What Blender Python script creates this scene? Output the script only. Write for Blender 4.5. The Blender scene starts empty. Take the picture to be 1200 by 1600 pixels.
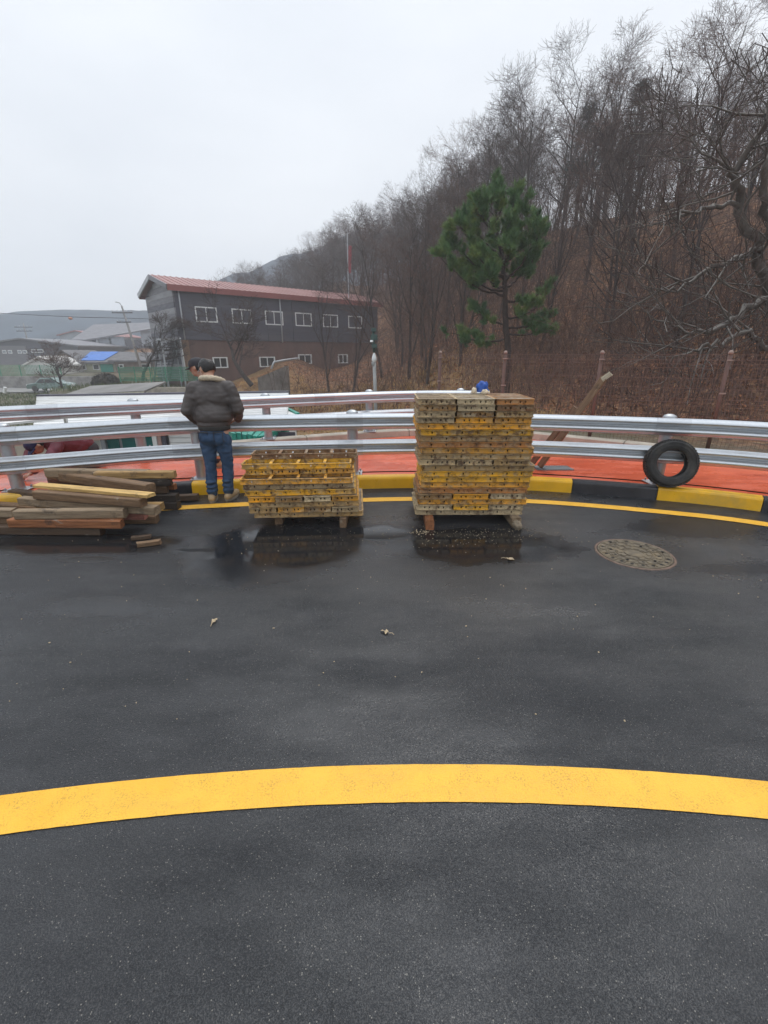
import bpy, bmesh, math, random
from mathutils import Vector, Matrix, noise as mnoise
R = math.radians
PI = math.pi
scene = bpy.context.scene
COL = scene.collection

# ------------------------------------------------------------------ camera, sky, sun, exposure
CAM_H = 1.7
PITCH = R(19.7)
cam_d = bpy.data.cameras.new('camera')
cam_d.sensor_fit = 'VERTICAL'
cam_d.sensor_height = 36.0
cam_d.lens = 36.0 * 698.0 / 1600.0
cam_d.clip_start = 0.05
cam_d.clip_end = 6000
cam = bpy.data.objects.new('camera', cam_d)
COL.objects.link(cam)
cam.location = (0, 0, CAM_H)
cam.rotation_euler = (PI / 2 - PITCH, 0, 0)
scene.camera = cam

SUN_EL, SUN_AZ = R(58), R(20)
world = bpy.data.worlds.new('World')
scene.world = world
world.use_nodes = True
wn, wl = world.node_tree.nodes, world.node_tree.links
wn.clear()
w_out = wn.new('ShaderNodeOutputWorld')
w_bg = wn.new('ShaderNodeBackground')
w_bg.inputs['Strength'].default_value = 0.10
sky = wn.new('ShaderNodeTexSky')
sky.sky_type = 'NISHITA'
sky.sun_disc = False
sky.sun_elevation = SUN_EL
sky.sun_rotation = SUN_AZ
sky.dust_density = 4.0
sky.air_density = 1.0
w_tc = wn.new('ShaderNodeTexCoord')
w_map = wn.new('ShaderNodeMapping')
w_map.inputs['Scale'].default_value = (1.0, 1.0, 2.6)
w_no = wn.new('ShaderNodeTexNoise')
w_no.inputs['Scale'].default_value = 1.7
w_no.inputs['Detail'].default_value = 5.0
w_no.inputs['Roughness'].default_value = 0.5
w_rmp = wn.new('ShaderNodeValToRGB')
w_rmp.color_ramp.elements[0].position = 0.3
w_rmp.color_ramp.elements[0].color = (6.3, 6.75, 7.35, 1)
w_rmp.color_ramp.elements[1].position = 0.72
w_rmp.color_ramp.elements[1].color = (7.7, 8.05, 8.5, 1)
w_mix = wn.new('ShaderNodeMixRGB')
w_mix.inputs['Fac'].default_value = 0.93
wl.new(w_tc.outputs['Generated'], w_map.inputs['Vector'])
wl.new(w_map.outputs['Vector'], w_no.inputs['Vector'])
wl.new(w_no.outputs['Fac'], w_rmp.inputs['Fac'])
wl.new(sky.outputs['Color'], w_mix.inputs['Color1'])
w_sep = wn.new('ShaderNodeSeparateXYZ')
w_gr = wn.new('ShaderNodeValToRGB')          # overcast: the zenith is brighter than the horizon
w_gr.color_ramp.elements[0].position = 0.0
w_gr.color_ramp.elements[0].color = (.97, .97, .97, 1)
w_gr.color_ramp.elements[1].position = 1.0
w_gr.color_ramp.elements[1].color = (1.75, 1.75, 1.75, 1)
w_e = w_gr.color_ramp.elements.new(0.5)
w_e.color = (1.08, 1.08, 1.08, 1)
w_mul = wn.new('ShaderNodeMixRGB')
w_mul.blend_type = 'MULTIPLY'
w_mul.inputs['Fac'].default_value = 1.0
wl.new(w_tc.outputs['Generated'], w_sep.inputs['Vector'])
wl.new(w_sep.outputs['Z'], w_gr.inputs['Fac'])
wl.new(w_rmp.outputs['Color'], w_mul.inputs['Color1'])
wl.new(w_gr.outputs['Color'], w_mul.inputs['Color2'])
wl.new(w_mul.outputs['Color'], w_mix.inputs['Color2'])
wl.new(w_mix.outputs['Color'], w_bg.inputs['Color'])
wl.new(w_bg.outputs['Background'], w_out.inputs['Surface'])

sun_d = bpy.data.lights.new('sun', 'SUN')
sun_d.energy = 0.9
sun_d.angle = R(25)
sun_d.color = (1.0, 0.97, 0.93)
sun = bpy.data.objects.new('sun', sun_d)
COL.objects.link(sun)
sun.rotation_euler = (PI / 2 - SUN_EL, 0, -SUN_AZ + PI)
sun.location = (0, 0, 40)

scene.view_settings.view_transform = 'Standard'
scene.view_settings.look = 'None'
scene.view_settings.gamma = 1.0
scene.view_settings.use_curve_mapping = False
scene.view_settings.exposure = 0.36
scene.render.engine = 'CYCLES'
scene.cycles.use_denoising = True
scene.cycles.max_bounces = 6
scene.cycles.volume_bounces = 2
scene.cycles.transparent_max_bounces = 8
scene.cycles.caustics_reflective = False
scene.cycles.caustics_refractive = False

# ------------------------------------------------------------------ helpers
rng = random.Random(7)
FPX = 698.0
cP, sP = math.cos(PITCH), math.sin(PITCH)

def ray(px, py):
    u, v = (px - 600) / FPX, (800 - py) / FPX
    return Vector((u, cP + v * sP, -sP + v * cP))

def gz(px, py, z=0.0):
    r = ray(px, py)
    t = (z - CAM_H) / r.z
    return Vector((r.x * t, r.y * t, z))

def gy(px, py, y):
    r = ray(px, py)
    t = y / r.y
    return Vector((r.x * t, y, CAM_H + r.z * t))

def smooth(a, b, x):
    t = max(0.0, min(1.0, (x - a) / (b - a)))
    return t * t * (3 - 2 * t)

def srgb(h):
    h = h.lstrip('#')
    o = []
    for i in (0, 2, 4):
        c = int(h[i:i + 2], 16) / 255
        o.append(c / 12.92 if c <= .04045 else ((c + .055) / 1.055) ** 2.4)
    return tuple(o) + (1.0,)

class MB:
    def __init__(s):
        s.v, s.f, s.mi = [], [], []
    def add(s, vs, fs, m=0):
        b = len(s.v)
        s.v.extend([tuple(v) for v in vs])
        for f in fs:
            s.f.append(tuple(i + b for i in f))
            s.mi.append(m)
    def quad(s, a, b, c, d, m=0):
        s.add([a, b, c, d], [(0, 1, 2, 3)], m)
    def box(s, c, size, rot=None, m=0, bev=0.0):
        hx, hy, hz = size[0] / 2, size[1] / 2, size[2] / 2
        c = Vector(c)
        if bev > 0:
            vs = []
            for sx in (-1, 1):
                for sy in (-1, 1):
                    for sz in (-1, 1):
                        vs += [(sx * (hx - bev), sy * (hy - bev), sz * hz), (sx * (hx - bev), sy * hy, sz * (hz - bev)), (sx * hx, sy * (hy - bev), sz * (hz - bev))]
            bm = bmesh.new()
            for v in vs:
                bm.verts.new(v)
            bmesh.ops.convex_hull(bm, input=bm.verts)
            bmesh.ops.dissolve_limit(bm, angle_limit=0.02, verts=bm.verts, edges=bm.edges)
            bm.verts.index_update()
            vv = [v.co.copy() for v in bm.verts]
            ff = [[v.index for v in f.verts] for f in bm.faces]
            bm.free()
        else:
            vv = [Vector((x, y, z)) for z in (-hz, hz) for y in (-hy, hy) for x in (-hx, hx)]
            ff = [(0, 2, 3, 1), (4, 5, 7, 6), (0, 1, 5, 4), (2, 6, 7, 3), (0, 4, 6, 2), (1, 3, 7, 5)]
        if rot is not None:
            vv = [rot @ v for v in vv]
        s.add([v + c for v in vv], ff, m)
        return s
    def bar(s, p, q, w, h, m=0, up=(0, 0, 1), bev=0.0):
        p, q = Vector(p), Vector(q)
        d = q - p
        x = d.normalized()
        u = Vector(up)
        y = u.cross(x)
        if y.length < 1e-5:
            y = Vector((0, 1, 0)).cross(x)
        y.normalize()
        z = x.cross(y)
        rot = Matrix((x, y, z)).transposed()
        return s.box((p + q) / 2, (d.length, w, h), rot, m, bev)
    def tube(s, pts, rad, n=6, m=0, cap=True):
        pts = [Vector(p) for p in pts]
        if not hasattr(rad, '__len__'):
            rad = [rad] * len(pts)
        t0 = (pts[1] - pts[0]).normalized()
        a = t0.orthogonal().normalized()
        vs, fs = [], []
        L = len(pts)
        for i, p in enumerate(pts):
            t = (pts[min(i + 1, L - 1)] - pts[max(i - 1, 0)])
            t = t.normalized() if t.length > 1e-9 else t0
            a = a - t * a.dot(t)
            a = a.normalized() if a.length > 1e-6 else t.orthogonal().normalized()
            b = t.cross(a)
            for k in range(n):
                an = 2 * PI * k / n
                vs.append(p + (a * math.cos(an) + b * math.sin(an)) * rad[i])
        for i in range(L - 1):
            for k in range(n):
                k2 = (k + 1) % n
                fs.append((i * n + k, i * n + k2, (i + 1) * n + k2, (i + 1) * n + k))
        if cap:
            fs.append(tuple(reversed(range(n))))
            fs.append(tuple((L - 1) * n + k for k in range(n)))
        s.add(vs, fs, m)
        return s
    def lathe(s, prof, n=24, c=(0, 0, 0), m=0, rot=None, closed=False):
        c = Vector(c)
        vs, fs = [], []
        L = len(prof)
        for (r, z) in prof:
            for k in range(n):
                an = 2 * PI * k / n
                p = Vector((r * math.cos(an), r * math.sin(an), z))
                if rot is not None:
                    p = rot @ p
                vs.append(p + c)
        for i in range(L if closed else L - 1):
            j = (i + 1) % L
            for k in range(n):
                k2 = (k + 1) % n
                fs.append((i * n + k, i * n + k2, j * n + k2, j * n + k))
        s.add(vs, fs, m)
        return s
    def sweep(s, path, norms, prof, m=0, zs=None, cap=True):
        n = len(prof)
        vs, fs = [], []
        for i, (p, nn) in enumerate(zip(path, norms)):
            for (d, z) in prof:
                vs.append(Vector((p[0] + nn[0] * d, p[1] + nn[1] * d, z + (zs[i] if zs else 0))))
        for i in range(len(path) - 1):
            for k in range(n):
                k2 = (k + 1) % n
                fs.append((i * n + k, (i + 1) * n + k, (i + 1) * n + k2, i * n + k2))
        if cap:
            fs.append(tuple(range(n)))
            L = len(path) - 1
            fs.append(tuple(reversed([L * n + k for k in range(n)])))
        s.add(vs, fs, m)
        return s
    def mesh(s, name, mats, smooth_=False):
        me = bpy.data.meshes.new(name)
        me.from_pydata(s.v, [], s.f)
        for mm in (mats if isinstance(mats, (list, tuple)) else [mats]):
            me.materials.append(mm)
        if any(s.mi):
            me.polygons.foreach_set('material_index', s.mi)
        if smooth_:
            me.polygons.foreach_set('use_smooth', [True] * len(me.polygons))
        me.update()
        return me

def world_loc(o):
    v = Vector((0, 0, 0))
    while o is not None:
        v += Vector(o.location)
        o = o.parent
    return v

def obj(name, mb, mats, parent=None, smooth_=False, local=False, color=None, autosm=None):
    """link one mesh object; geometry given in world space unless local"""
    if parent is not None and not local:
        w = world_loc(parent)
        mb.v = [(x - w.x, y - w.y, z - w.z) for (x, y, z) in mb.v]
    o = bpy.data.objects.new(name, mb.mesh(name, mats, smooth_) if isinstance(mb, MB) else mb)
    COL.objects.link(o)
    if parent is not None:
        o.parent = parent
    if color:
        o.color = color
    return o

def tag(o, label=None, cat=None, group=None, kind=None):
    if label:
        o['label'] = label
    if cat:
        o['category'] = cat
    if group:
        o['group'] = group
    if kind:
        o['kind'] = kind
    return o

def thing(name, label, cat, loc=(0, 0, 0), rz=0.0, group=None):
    o = bpy.data.objects.new(name, None)
    COL.objects.link(o)
    o.empty_display_size = 0.1
    o.location = loc
    o.rotation_euler = (0, 0, rz)
    return tag(o, label, cat, group)

def struct(name, mb, mats, smooth_=False, parent=None):
    o = obj(name, mb, mats, parent, smooth_)
    if parent is None:
        o['kind'] = 'structure'
    return o

def dup(root, loc, rz=0.0, label=None, scale=None, color=None, tilt=(0, 0)):
    r = root.copy()
    COL.objects.link(r)
    r.location = loc
    r.rotation_euler = (tilt[0], tilt[1], rz)
    if scale:
        r.scale = scale if hasattr(scale, '__len__') else (scale,) * 3
    if label:
        r['label'] = label
    for ch in list(root.children):
        c = ch.copy()
        COL.objects.link(c)
        c.parent = r
        if color:
            c.color = color
        for g in list(ch.children):
            d = g.copy()
            COL.objects.link(d)
            d.parent = c
    return r

# ---- materials
class NT:
    def __init__(s, name):
        s.m = bpy.data.materials.new(name)
        s.m.use_nodes = True
        s.n, s.l = s.m.node_tree.nodes, s.m.node_tree.links
        s.n.clear()
        s.out = s.n.new('ShaderNodeOutputMaterial')
        s.b = s.n.new('ShaderNodeBsdfPrincipled')
        s.l.new(s.b.outputs['BSDF'], s.out.inputs['Surface'])
        s.tc = s.n.new('ShaderNodeTexCoord')
        s.vec = s.tc.outputs['Object']
    def scaled(s, sc, vec=None):
        m = s.n.new('ShaderNodeMapping')
        m.inputs['Scale'].default_value = sc
        s.l.new(vec or s.vec, m.inputs['Vector'])
        return m.outputs['Vector']
    def noise(s, scale, detail=4, rough=.55, vec=None, dist=0.0):
        t = s.n.new('ShaderNodeTexNoise')
        t.inputs['Scale'].default_value = scale
        t.inputs['Detail'].default_value = detail
        t.inputs['Roughness'].default_value = rough
        t.inputs['Distortion'].default_value = dist
        s.l.new(vec or s.vec, t.inputs['Vector'])
        return t.outputs['Fac']
    def voro(s, scale, vec=None, out='Distance', feature='F1', rand=1.0):
        t = s.n.new('ShaderNodeTexVoronoi')
        t.feature = feature
        t.inputs['Scale'].default_value = scale
        t.inputs['Randomness'].default_value = rand
        s.l.new(vec or s.vec, t.inputs['Vector'])
        return t.outputs[out]
    def ramp(s, fac, *stops):
        t = s.n.new('ShaderNodeValToRGB')
        e = t.color_ramp.elements
        while len(e) < len(stops):
            e.new(0.5)
        for i, (p, c) in enumerate(stops):
            e[i].position = p
            e[i].color = c if hasattr(c, '__len__') else (c, c, c, 1)
        s.l.new(fac, t.inputs['Fac'])
        return t.outputs['Color']
    def mix(s, fac, a, b, mode='MIX'):
        t = s.n.new('ShaderNodeMixRGB')
        t.blend_type = mode
        for k, x in (('Fac', fac), ('Color1', a), ('Color2', b)):
            if hasattr(x, 'is_linked'):
                s.l.new(x, t.inputs[k])
            else:
                t.inputs[k].default_value = x
        return t.outputs['Color']
    def math(s, op, a, b=0.0, clamp=False):
        t = s.n.new('ShaderNodeMath')
        t.operation = op
        t.use_clamp = clamp
        for k, x in ((0, a), (1, b)):
            if hasattr(x, 'is_linked'):
                s.l.new(x, t.inputs[k])
            else:
                t.inputs[k].default_value = x
        return t.outputs['Value']
    def vadd(s, a, b):
        t = s.n.new('ShaderNodeVectorMath')
        t.operation = 'ADD'
        s.l.new(a, t.inputs[0])
        s.l.new(b, t.inputs[1])
        return t.outputs['Vector']
    def obj_random(s, k=37.0):
        oi = s.n.new('ShaderNodeObjectInfo')
        t = s.n.new('ShaderNodeVectorMath')
        t.operation = 'SCALE'
        t.inputs[0].default_value = (1.0, 0.71, 0.37)
        s.l.new(s.math('MULTIPLY', oi.outputs['Random'], k), t.inputs['Scale'])
        s.vec = s.vadd(s.vec, t.outputs['Vector'])
        return oi
    def set(s, base=None, rough=None, metal=None, spec=None):
        for k, x in (('Base Color', base), ('Roughness', rough), ('Metallic', metal), ('Specular IOR Level', spec)):
            if x is None:
                continue
            if hasattr(x, 'is_linked'):
                s.l.new(x, s.b.inputs[k])
            else:
                s.b.inputs[k].default_value = x
        return s
    def bump(s, h, strength=.3, dist=.01, prev=None):
        t = s.n.new('ShaderNodeBump')
        t.inputs['Distance'].default_value = dist
        if hasattr(strength, 'is_linked'):
            s.l.new(strength, t.inputs['Strength'])
        else:
            t.inputs['Strength'].default_value = strength
        s.l.new(h, t.inputs['Height'])
        if prev is not None:
            s.l.new(prev, t.inputs['Normal'])
        s.l.new(t.outputs['Normal'], s.b.inputs['Normal'])
        return t.outputs['Normal']

def plain(name, c, rough=.6, metal=0.0, var=.25, scale=6.0, bump=.15, bdist=.004, dirt=None, spec=.5, stretch=None):
    m = NT(name)
    if stretch:
        m.vec = m.scaled(stretch)
    f = m.noise(scale, 5)
    c = tuple(c)
    lo = tuple(x * (1 - var) for x in c[:3]) + (1,)
    hi = tuple(min(1, x * (1 + var)) for x in c[:3]) + (1,)
    colr = m.ramp(f, (.3, lo), (.7, hi))
    if dirt:
        g = m.noise(scale * .45, 6, .65)
        colr = m.mix(m.ramp(g, (.48, 0.0), (.68, .8)), colr, dirt)
    m.set(colr, m.ramp(m.noise(scale * 1.7, 3), (.3, max(0, rough - .1)), (.7, min(1, rough + .1))), metal, spec)
    if bump:
        m.bump(m.noise(scale * 6, 4), bump, bdist)
    return m.m

# asphalt with wet patches
def mat_asphalt():
    m = NT('wet_asphalt')
    big = m.noise(.55, 5, .6)
    mid = m.noise(3.2, 5, .6)
    fine = m.noise(95, 3, .6)
    vo = m.voro(210)
    cell = m.voro(210, out='Color')
    sep = m.n.new('ShaderNodeSeparateColor')
    m.l.new(cell, sep.inputs['Color'])
    # wet film: an irregular field of ellipses round the stacks and the manhole
    pos = m.n.new('ShaderNodeSeparateXYZ')
    m.l.new(m.vec, pos.inputs['Vector'])
    warp = m.math('MULTIPLY', m.math('SUBTRACT', m.noise(1.9, 5, .65), .5), 1.5)
    wet = None
    for (cx, cy, rx, ry, amp) in ((-.95, 3.80, 1.0, .58, 1.05), (0.02, 4.12, .5, .26, 1.0), (.95, 3.84, 1.05, .46, 1.0), (-2.9, 3.86, 1.2, .28, 1.0), (2.2, 3.62, .75, .5, .55), (-.3, 3.3, 2.6, .5, .32), (3.2, 4.3, 1.0, .45, .6),
                                  (.01, 4.13, .30, .085, 2.2), (-2.05, 2.75, .55, .20, .62), (-2.6, 3.52, .32, .09, .9), (-1.62, 3.72, .40, .07, 1.0), (2.95, 3.35, .7, .13, .55), (1.65, 3.75, .40, .10, .7), (-1.15, 3.45, .75, .55, .8)):
        dx = m.math('DIVIDE', m.math('SUBTRACT', pos.outputs['X'], cx), rx)
        dy = m.math('DIVIDE', m.math('SUBTRACT', pos.outputs['Y'], cy), ry)
        d = m.math('ADD', m.math('MULTIPLY', dx, dx), m.math('MULTIPLY', dy, dy))
        e = m.math('MULTIPLY', m.math('SUBTRACT', 1.35, m.math('ADD', d, warp), True), amp)
        wet = e if wet is None else m.math('MAXIMUM', wet, e)
    wetm = m.ramp(wet, (.02, 0.0), (.85, 1.0))
    pool = m.ramp(wet, (.50, 0.0), (1.0, 1.0))
    base = m.ramp(fine, (.3, (.006, .0068, .008, 1)), (.7, (.021, .0235, .027, 1)))
    base = m.mix(m.ramp(big, (.3, 0.0), (.7, .55)), base, (.010, .0115, .0165, 1))
    stones = m.math('GREATER_THAN', sep.outputs['Red'], .972)
    stones = m.math('MULTIPLY', stones, m.math('LESS_THAN', vo, .42))
    base = m.mix(m.math('MULTIPLY', stones, .55), base, (.34, .32, .28, 1))
    grit = m.math('MULTIPLY', m.math('GREATER_THAN', m.voro(310, out='Distance'), .62), .35)
    base = m.mix(grit, base, (.10, .10, .10, 1))
    # pale dust dried in streaks
    dust = m.ramp(m.noise(1.1, 6, .68, m.scaled((.55, 1.6, 1))), (.54, 0.0), (.78, .24))
    base = m.mix(m.math('MULTIPLY', dust, m.math('SUBTRACT', 1.0, wetm)), base, (.17, .17, .175, 1))
    base = m.mix(m.math('MULTIPLY', wetm, .62), base, (.008, .008, .009, 1))
    mud = m.ramp(m.noise(5, 5, .65), (.5, 0.0), (.75, .4))
    base = m.mix(m.math('MULTIPLY', mud, wetm), base, (.05, .036, .024, 1))
    damp = m.ramp(m.noise(.8, 6, .62, m.scaled((.5, 1.3, 1))), (.36, 0.0), (.58, 1.0))
    rough = m.mix(damp, m.ramp(mid, (.3, .46), (.7, .64)), m.ramp(mid, (.3, .20), (.7, .34)))
    rough = m.mix(wetm, rough, (.24, .24, .24, 1))
    rough = m.mix(pool, rough, (.075, .075, .075, 1))
    m.set(base, rough, 0.0, m.mix(damp, (.30, .30, .30, 1), (.5, .5, .5, 1)))
    inv = m.math('SUBTRACT', 1.0, m.math('MULTIPLY', wetm, .55))
    inv2 = m.math('MULTIPLY', inv, m.math('SUBTRACT', 1.0, m.math('MULTIPLY', pool, .93)))
    inv2 = m.math('MULTIPLY', inv2, m.math('SUBTRACT', 1.0, m.math('MULTIPLY', damp, .45)))
    n1 = m.bump(vo, m.math('MULTIPLY', inv2, .62), .005)
    n2 = m.bump(fine, m.math('MULTIPLY', inv2, .5), .004, n1)
    m.bump(big, m.math('MULTIPLY', inv, .2), .02, n2)
    return m.m

def mat_line_paint():
    m = NT('road_line_paint')
    f = m.noise(60, 4, .7)
    g = m.noise(4, 5, .6)
    c = m.ramp(g, (.3, (.84, .43, .026, 1)), (.7, (.90, .50, .050, 1)))
    c = m.mix(m.ramp(m.noise(170, 3, .7), (.60, 0.0), (.72, .40)), c, (.42, .25, .05, 1))
    c = m.mix(m.ramp(m.noise(14, 6, .75), (.60, 0.0), (.8, .35)), c, (.45, .30, .10, 1))
    pit = m.math('MULTIPLY', m.math('GREATER_THAN', m.voro(150), .60), m.ramp(m.noise(9, 5, .7), (.42, 0.0), (.66, .40)))
    c = m.mix(pit, c, (.10, .075, .03, 1))
    c = m.mix(m.ramp(m.noise(2.2, 6, .7, m.scaled((.6, 2, 1))), (.5, 0.0), (.75, .30)), c, (.50, .29, .06, 1))
    m.set(c, m.ramp(g, (.3, .38), (.7, .6)), 0, .45)
    n1 = m.bump(m.voro(150), .35, .004)
    m.bump(f, .35, .004, n1)
    return m.m

def mat_form():
    """painted steel frame: paint colour from the object, concrete crust, rust"""
    m = NT('form_panel_paint')
    oi = m.obj_random()
    c = oi.outputs['Color']
    c = m.mix(.3, c, m.mix(m.noise(7, 4), c, (.30, .17, .05, 1)))
    crust_n = m.noise(9, 6, .72, m.scaled((1, 1, 1.8)))
    crust = m.ramp(crust_n, (.47, 0.0), (.56, .92))
    tone = m.ramp(m.noise(26, 4), (.3, (.16, .115, .065, 1)), (.7, (.56, .45, .29, 1)))
    wear = oi.outputs['Alpha']
    crust = m.math('MULTIPLY', crust, wear)
    c = m.mix(crust, c, tone)
    rust = m.math('MULTIPLY', m.ramp(m.noise(15, 7, .75), (.50, 0.0), (.60, .95)), m.math('ADD', m.math('MULTIPLY', wear, .7), .3))
    c = m.mix(rust, c, m.ramp(m.noise(40, 3), (.3, (.022, .011, .007, 1)), (.7, (.14, .055, .022, 1))))
    grime = m.ramp(m.noise(3.5, 5, .6), (.46, 0.0), (.74, .36))
    c = m.mix(grime, c, (.06, .048, .035, 1))
    m.set(c, m.ramp(m.noise(20, 3), (.3, .42), (.7, .8)), 0.0, .4)
    n1 = m.bump(crust_n, .5, .006)
    m.bump(m.noise(70, 4, .7), .45, .004, n1)
    return m.m

def mat_ply(name='form_ply', a=(.10, .065, .04, 1), b=(.26, .19, .12, 1)):
    m = NT(name)
    m.obj_random()
    g = m.noise(6, 6, .7, m.scaled((1, 8, 8)))
    c = m.ramp(g, (.3, a), (.7, b))
    c = m.mix(m.ramp(m.noise(5, 6, .7), (.5, 0.0), (.62, .8)), c, (.36, .33, .28, 1))
    m.set(c, .75)
    m.bump(m.noise(40, 4), .4, .004)
    return m.m

def mat_timber():
    m = NT('weathered_timber')
    oi = m.obj_random(11.0)
    v = m.scaled((1.2, 14, 14))
    g = m.noise(3.0, 6, .65, v, .6)
    fine = m.noise(9, 4, .6, m.scaled((1.5, 30, 30)))
    dark = m.mix(1.0, oi.outputs['Color'], (.42, .38, .34, 1), 'MULTIPLY')
    c = m.mix(m.ramp(g, (.32, 0.0), (.68, 1.0)), dark, oi.outputs['Color'])
    c = m.mix(m.ramp(fine, (.45, 0.0), (.7, .45)), c, dark)
    stain = m.ramp(m.noise(5, 6, .72), (.56, 0.0), (.68, .8))
    c = m.mix(stain, c, (.035, .026, .02, 1))
    crust = m.ramp(m.noise(8, 6, .72), (.62, 0.0), (.70, .6))
    c = m.mix(crust, c, (.36, .33, .28, 1))
    m.set(c, m.ramp(g, (.3, .5), (.7, .8)), 0, .4)
    n1 = m.bump(fine, .4, .004)
    m.bump(g, .5, .006, n1)
    return m.m

def mat_galv(name='galvanised_steel', base=(.56, .585, .61, 1), rough=.35):
    m = NT(name)
    sp = m.voro(45, out='Color')
    s2 = m.n.new('ShaderNodeSeparateColor')
    m.l.new(sp, s2.inputs['Color'])
    lo = tuple(x * .95 for x in base[:3]) + (1,)
    c = m.ramp(s2.outputs['Green'], (.2, lo), (.8, base))
    st = m.ramp(m.noise(2.2, 6, .7, m.scaled((1, 1, 5))), (.5, 0.0), (.75, .35))
    c = m.mix(st, c, (.40, .41, .41, 1))
    m.set(c, m.ramp(m.noise(2.5, 4), (.3, rough - .05), (.7, rough + .08)), .9, .5)
    return m.m

def mat_red_deck():
    m = NT('red_deck_coating')
    a = m.noise(.9, 6, .62)
    st = m.noise(2.4, 6, .7, m.scaled((.5, 2.6, 1)))
    c = m.ramp(a, (.3, (.58, .092, .040, 1)), (.7, (.74, .155, .072, 1)))
    c = m.mix(m.ramp(st, (.48, 0.0), (.66, .55)), c, (.34, .050, .026, 1))
    c = m.mix(m.ramp(m.noise(7, 6, .75), (.62, 0.0), (.75, .4)), c, (.42, .22, .16, 1))
    wet = m.ramp(m.noise(1.3, 5, .6, m.scaled((.7, 2, 1))), (.42, .10), (.62, .42))
    m.set(c, wet, 0, .5)
    n1 = m.bump(st, .25, .02)
    m.bump(m.noise(60, 3), .12, .003, n1)
    return m.m

def mat_ground():
    m = NT('hill_leaf_litter')
    big = m.noise(.12, 5, .6)
    mid = m.noise(1.1, 6, .65)
    leaf = m.voro(7.5, out='Color')
    s2 = m.n.new('ShaderNodeSeparateColor')
    m.l.new(leaf, s2.inputs['Color'])
    c = m.ramp(s2.outputs['Red'], (.0, (.065, .036, .022, 1)), (.4, (.17, .078, .040, 1)), (.8, (.28, .13, .062, 1)), (1.0, (.42, .25, .14, 1)))
    c = m.mix(m.ramp(mid, (.44, 0.0), (.70, .60)), c, (.055, .036, .025, 1))
    # straw and green at the foot of the slope (vertex attribute), valley soil
    at = m.n.new('ShaderNodeAttribute')
    at.attribute_name = 'zone'
    s3 = m.n.new('ShaderNodeSeparateColor')
    m.l.new(at.outputs['Color'], s3.inputs['Color'])
    straw = m.ramp(m.noise(3.0, 6, .7), (.3, (.16, .095, .04, 1)), (.7, (.38, .235, .10, 1)))
    c = m.mix(m.math('MULTIPLY', s3.outputs['Red'], m.ramp(mid, (.3, .5), (.6, 1.0))), c, straw)
    soil = m.ramp(m.noise(.8, 6, .65), (.3, (.075, .080, .040, 1)), (.5, (.11, .10, .065, 1)), (.7, (.19, .165, .13, 1)))
    c = m.mix(s3.outputs['Green'], c, soil)
    far = m.ramp(m.noise(.08, 6, .7), (.3, (.030, .034, .030, 1)), (.7, (.060, .055, .045, 1)))
    c = m.mix(s3.outputs['Blue'], c, far)
    m.set(c, .85, 0, .25)
    n1 = m.bump(m.voro(7.5), .6, .06)
    m.bump(mid, .7, .15, n1)
    return m.m

def mat_bark(name, a, b, lichen=None):
    m = NT(name)
    m.obj_random(9.0)
    g = m.noise(7, 5, .65, m.scaled((3, 3, .6)))
    c = m.ramp(g, (.3, a), (.7, b))
    if lichen:
        # lichen tone, with a wet highlight painted onto the limbs' upper sides
        ge = m.n.new('ShaderNodeNewGeometry')
        sx = m.n.new('ShaderNodeSeparateXYZ')
        m.l.new(ge.outputs['Normal'], sx.inputs['Vector'])
        up = m.ramp(m.math('ADD', sx.outputs['Z'], m.math('MULTIPLY', m.math('SUBTRACT', m.noise(4, 5), .5), 1.6)), (.35, 0.0), (.8, .8))
        c = m.mix(up, c, lichen)
    m.set(c, .8, 0, .3)
    m.bump(g, .5, .02)
    return m.m

M = {}
M['asphalt'] = mat_asphalt()
M['line'] = mat_line_paint()
M['form'] = mat_form()
M['ply'] = mat_ply()
M['timber'] = mat_timber()
M['galv'] = mat_galv()
M['galv_dull'] = mat_galv('dull_galvanised_post', (.46, .48, .50, 1), .48)
M['galv_lap'] = mat_galv('galvanised_lap', (.50, .52, .545, 1), .42)
M['red_deck'] = mat_red_deck()
M['ground'] = mat_ground()
M['kerb_yellow'] = plain('kerb_yellow_paint', (.84, .455, .010), .36, var=.10, scale=5, dirt=(.55, .34, .06, 1), bump=.25, bdist=.004)
M['kerb_black'] = plain('kerb_black_paint', (.018, .018, .022), .40, var=.4, scale=6, dirt=(.045, .045, .05, 1), bump=.25)
M['concrete'] = plain('pale_concrete', (.44, .39, .32), .8, var=.22, scale=3, dirt=(.27, .23, .18, 1), bump=.3)
M['concrete_crust'] = plain('crusty_concrete', (.30, .24, .165), .85, var=.4, scale=26, dirt=(.13, .095, .06, 1), bump=.6, bdist=.006)
M['concrete_grey'] = plain('grey_concrete', (.27, .255, .24), .85, var=.25, scale=2, dirt=(.13, .12, .11, 1), bump=.3, bdist=.01)
M['rubber'] = plain('tyre_rubber', (.026, .025, .024), .62, var=.5, scale=9, dirt=(.11, .098, .08, 1), bump=.3)
M['dark_hole'] = plain('hole_dark', (.008, .007, .006), .9, bump=0)
M['iron'] = plain('manhole_iron', (.135, .11, .075), .42, metal=.25, var=.35, scale=18, dirt=(.22, .17, .10, 1), bump=.4, bdist=.004)
M['iron_rim'] = plain('manhole_rim', (.13, .085, .06), .55, metal=.2, var=.4, scale=20, dirt=(.20, .13, .10, 1), bump=.4)
M['fence_brown'] = plain('fence_brown_paint', (.13, .065, .048), .5, var=.2, scale=9, bump=.1)
M['cap_pale'] = plain('fence_cap', (.34, .24, .20), .5, var=.1)
M['wire'] = plain('fence_wire', (.20, .11, .085), .5, var=.15, bump=0)
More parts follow.
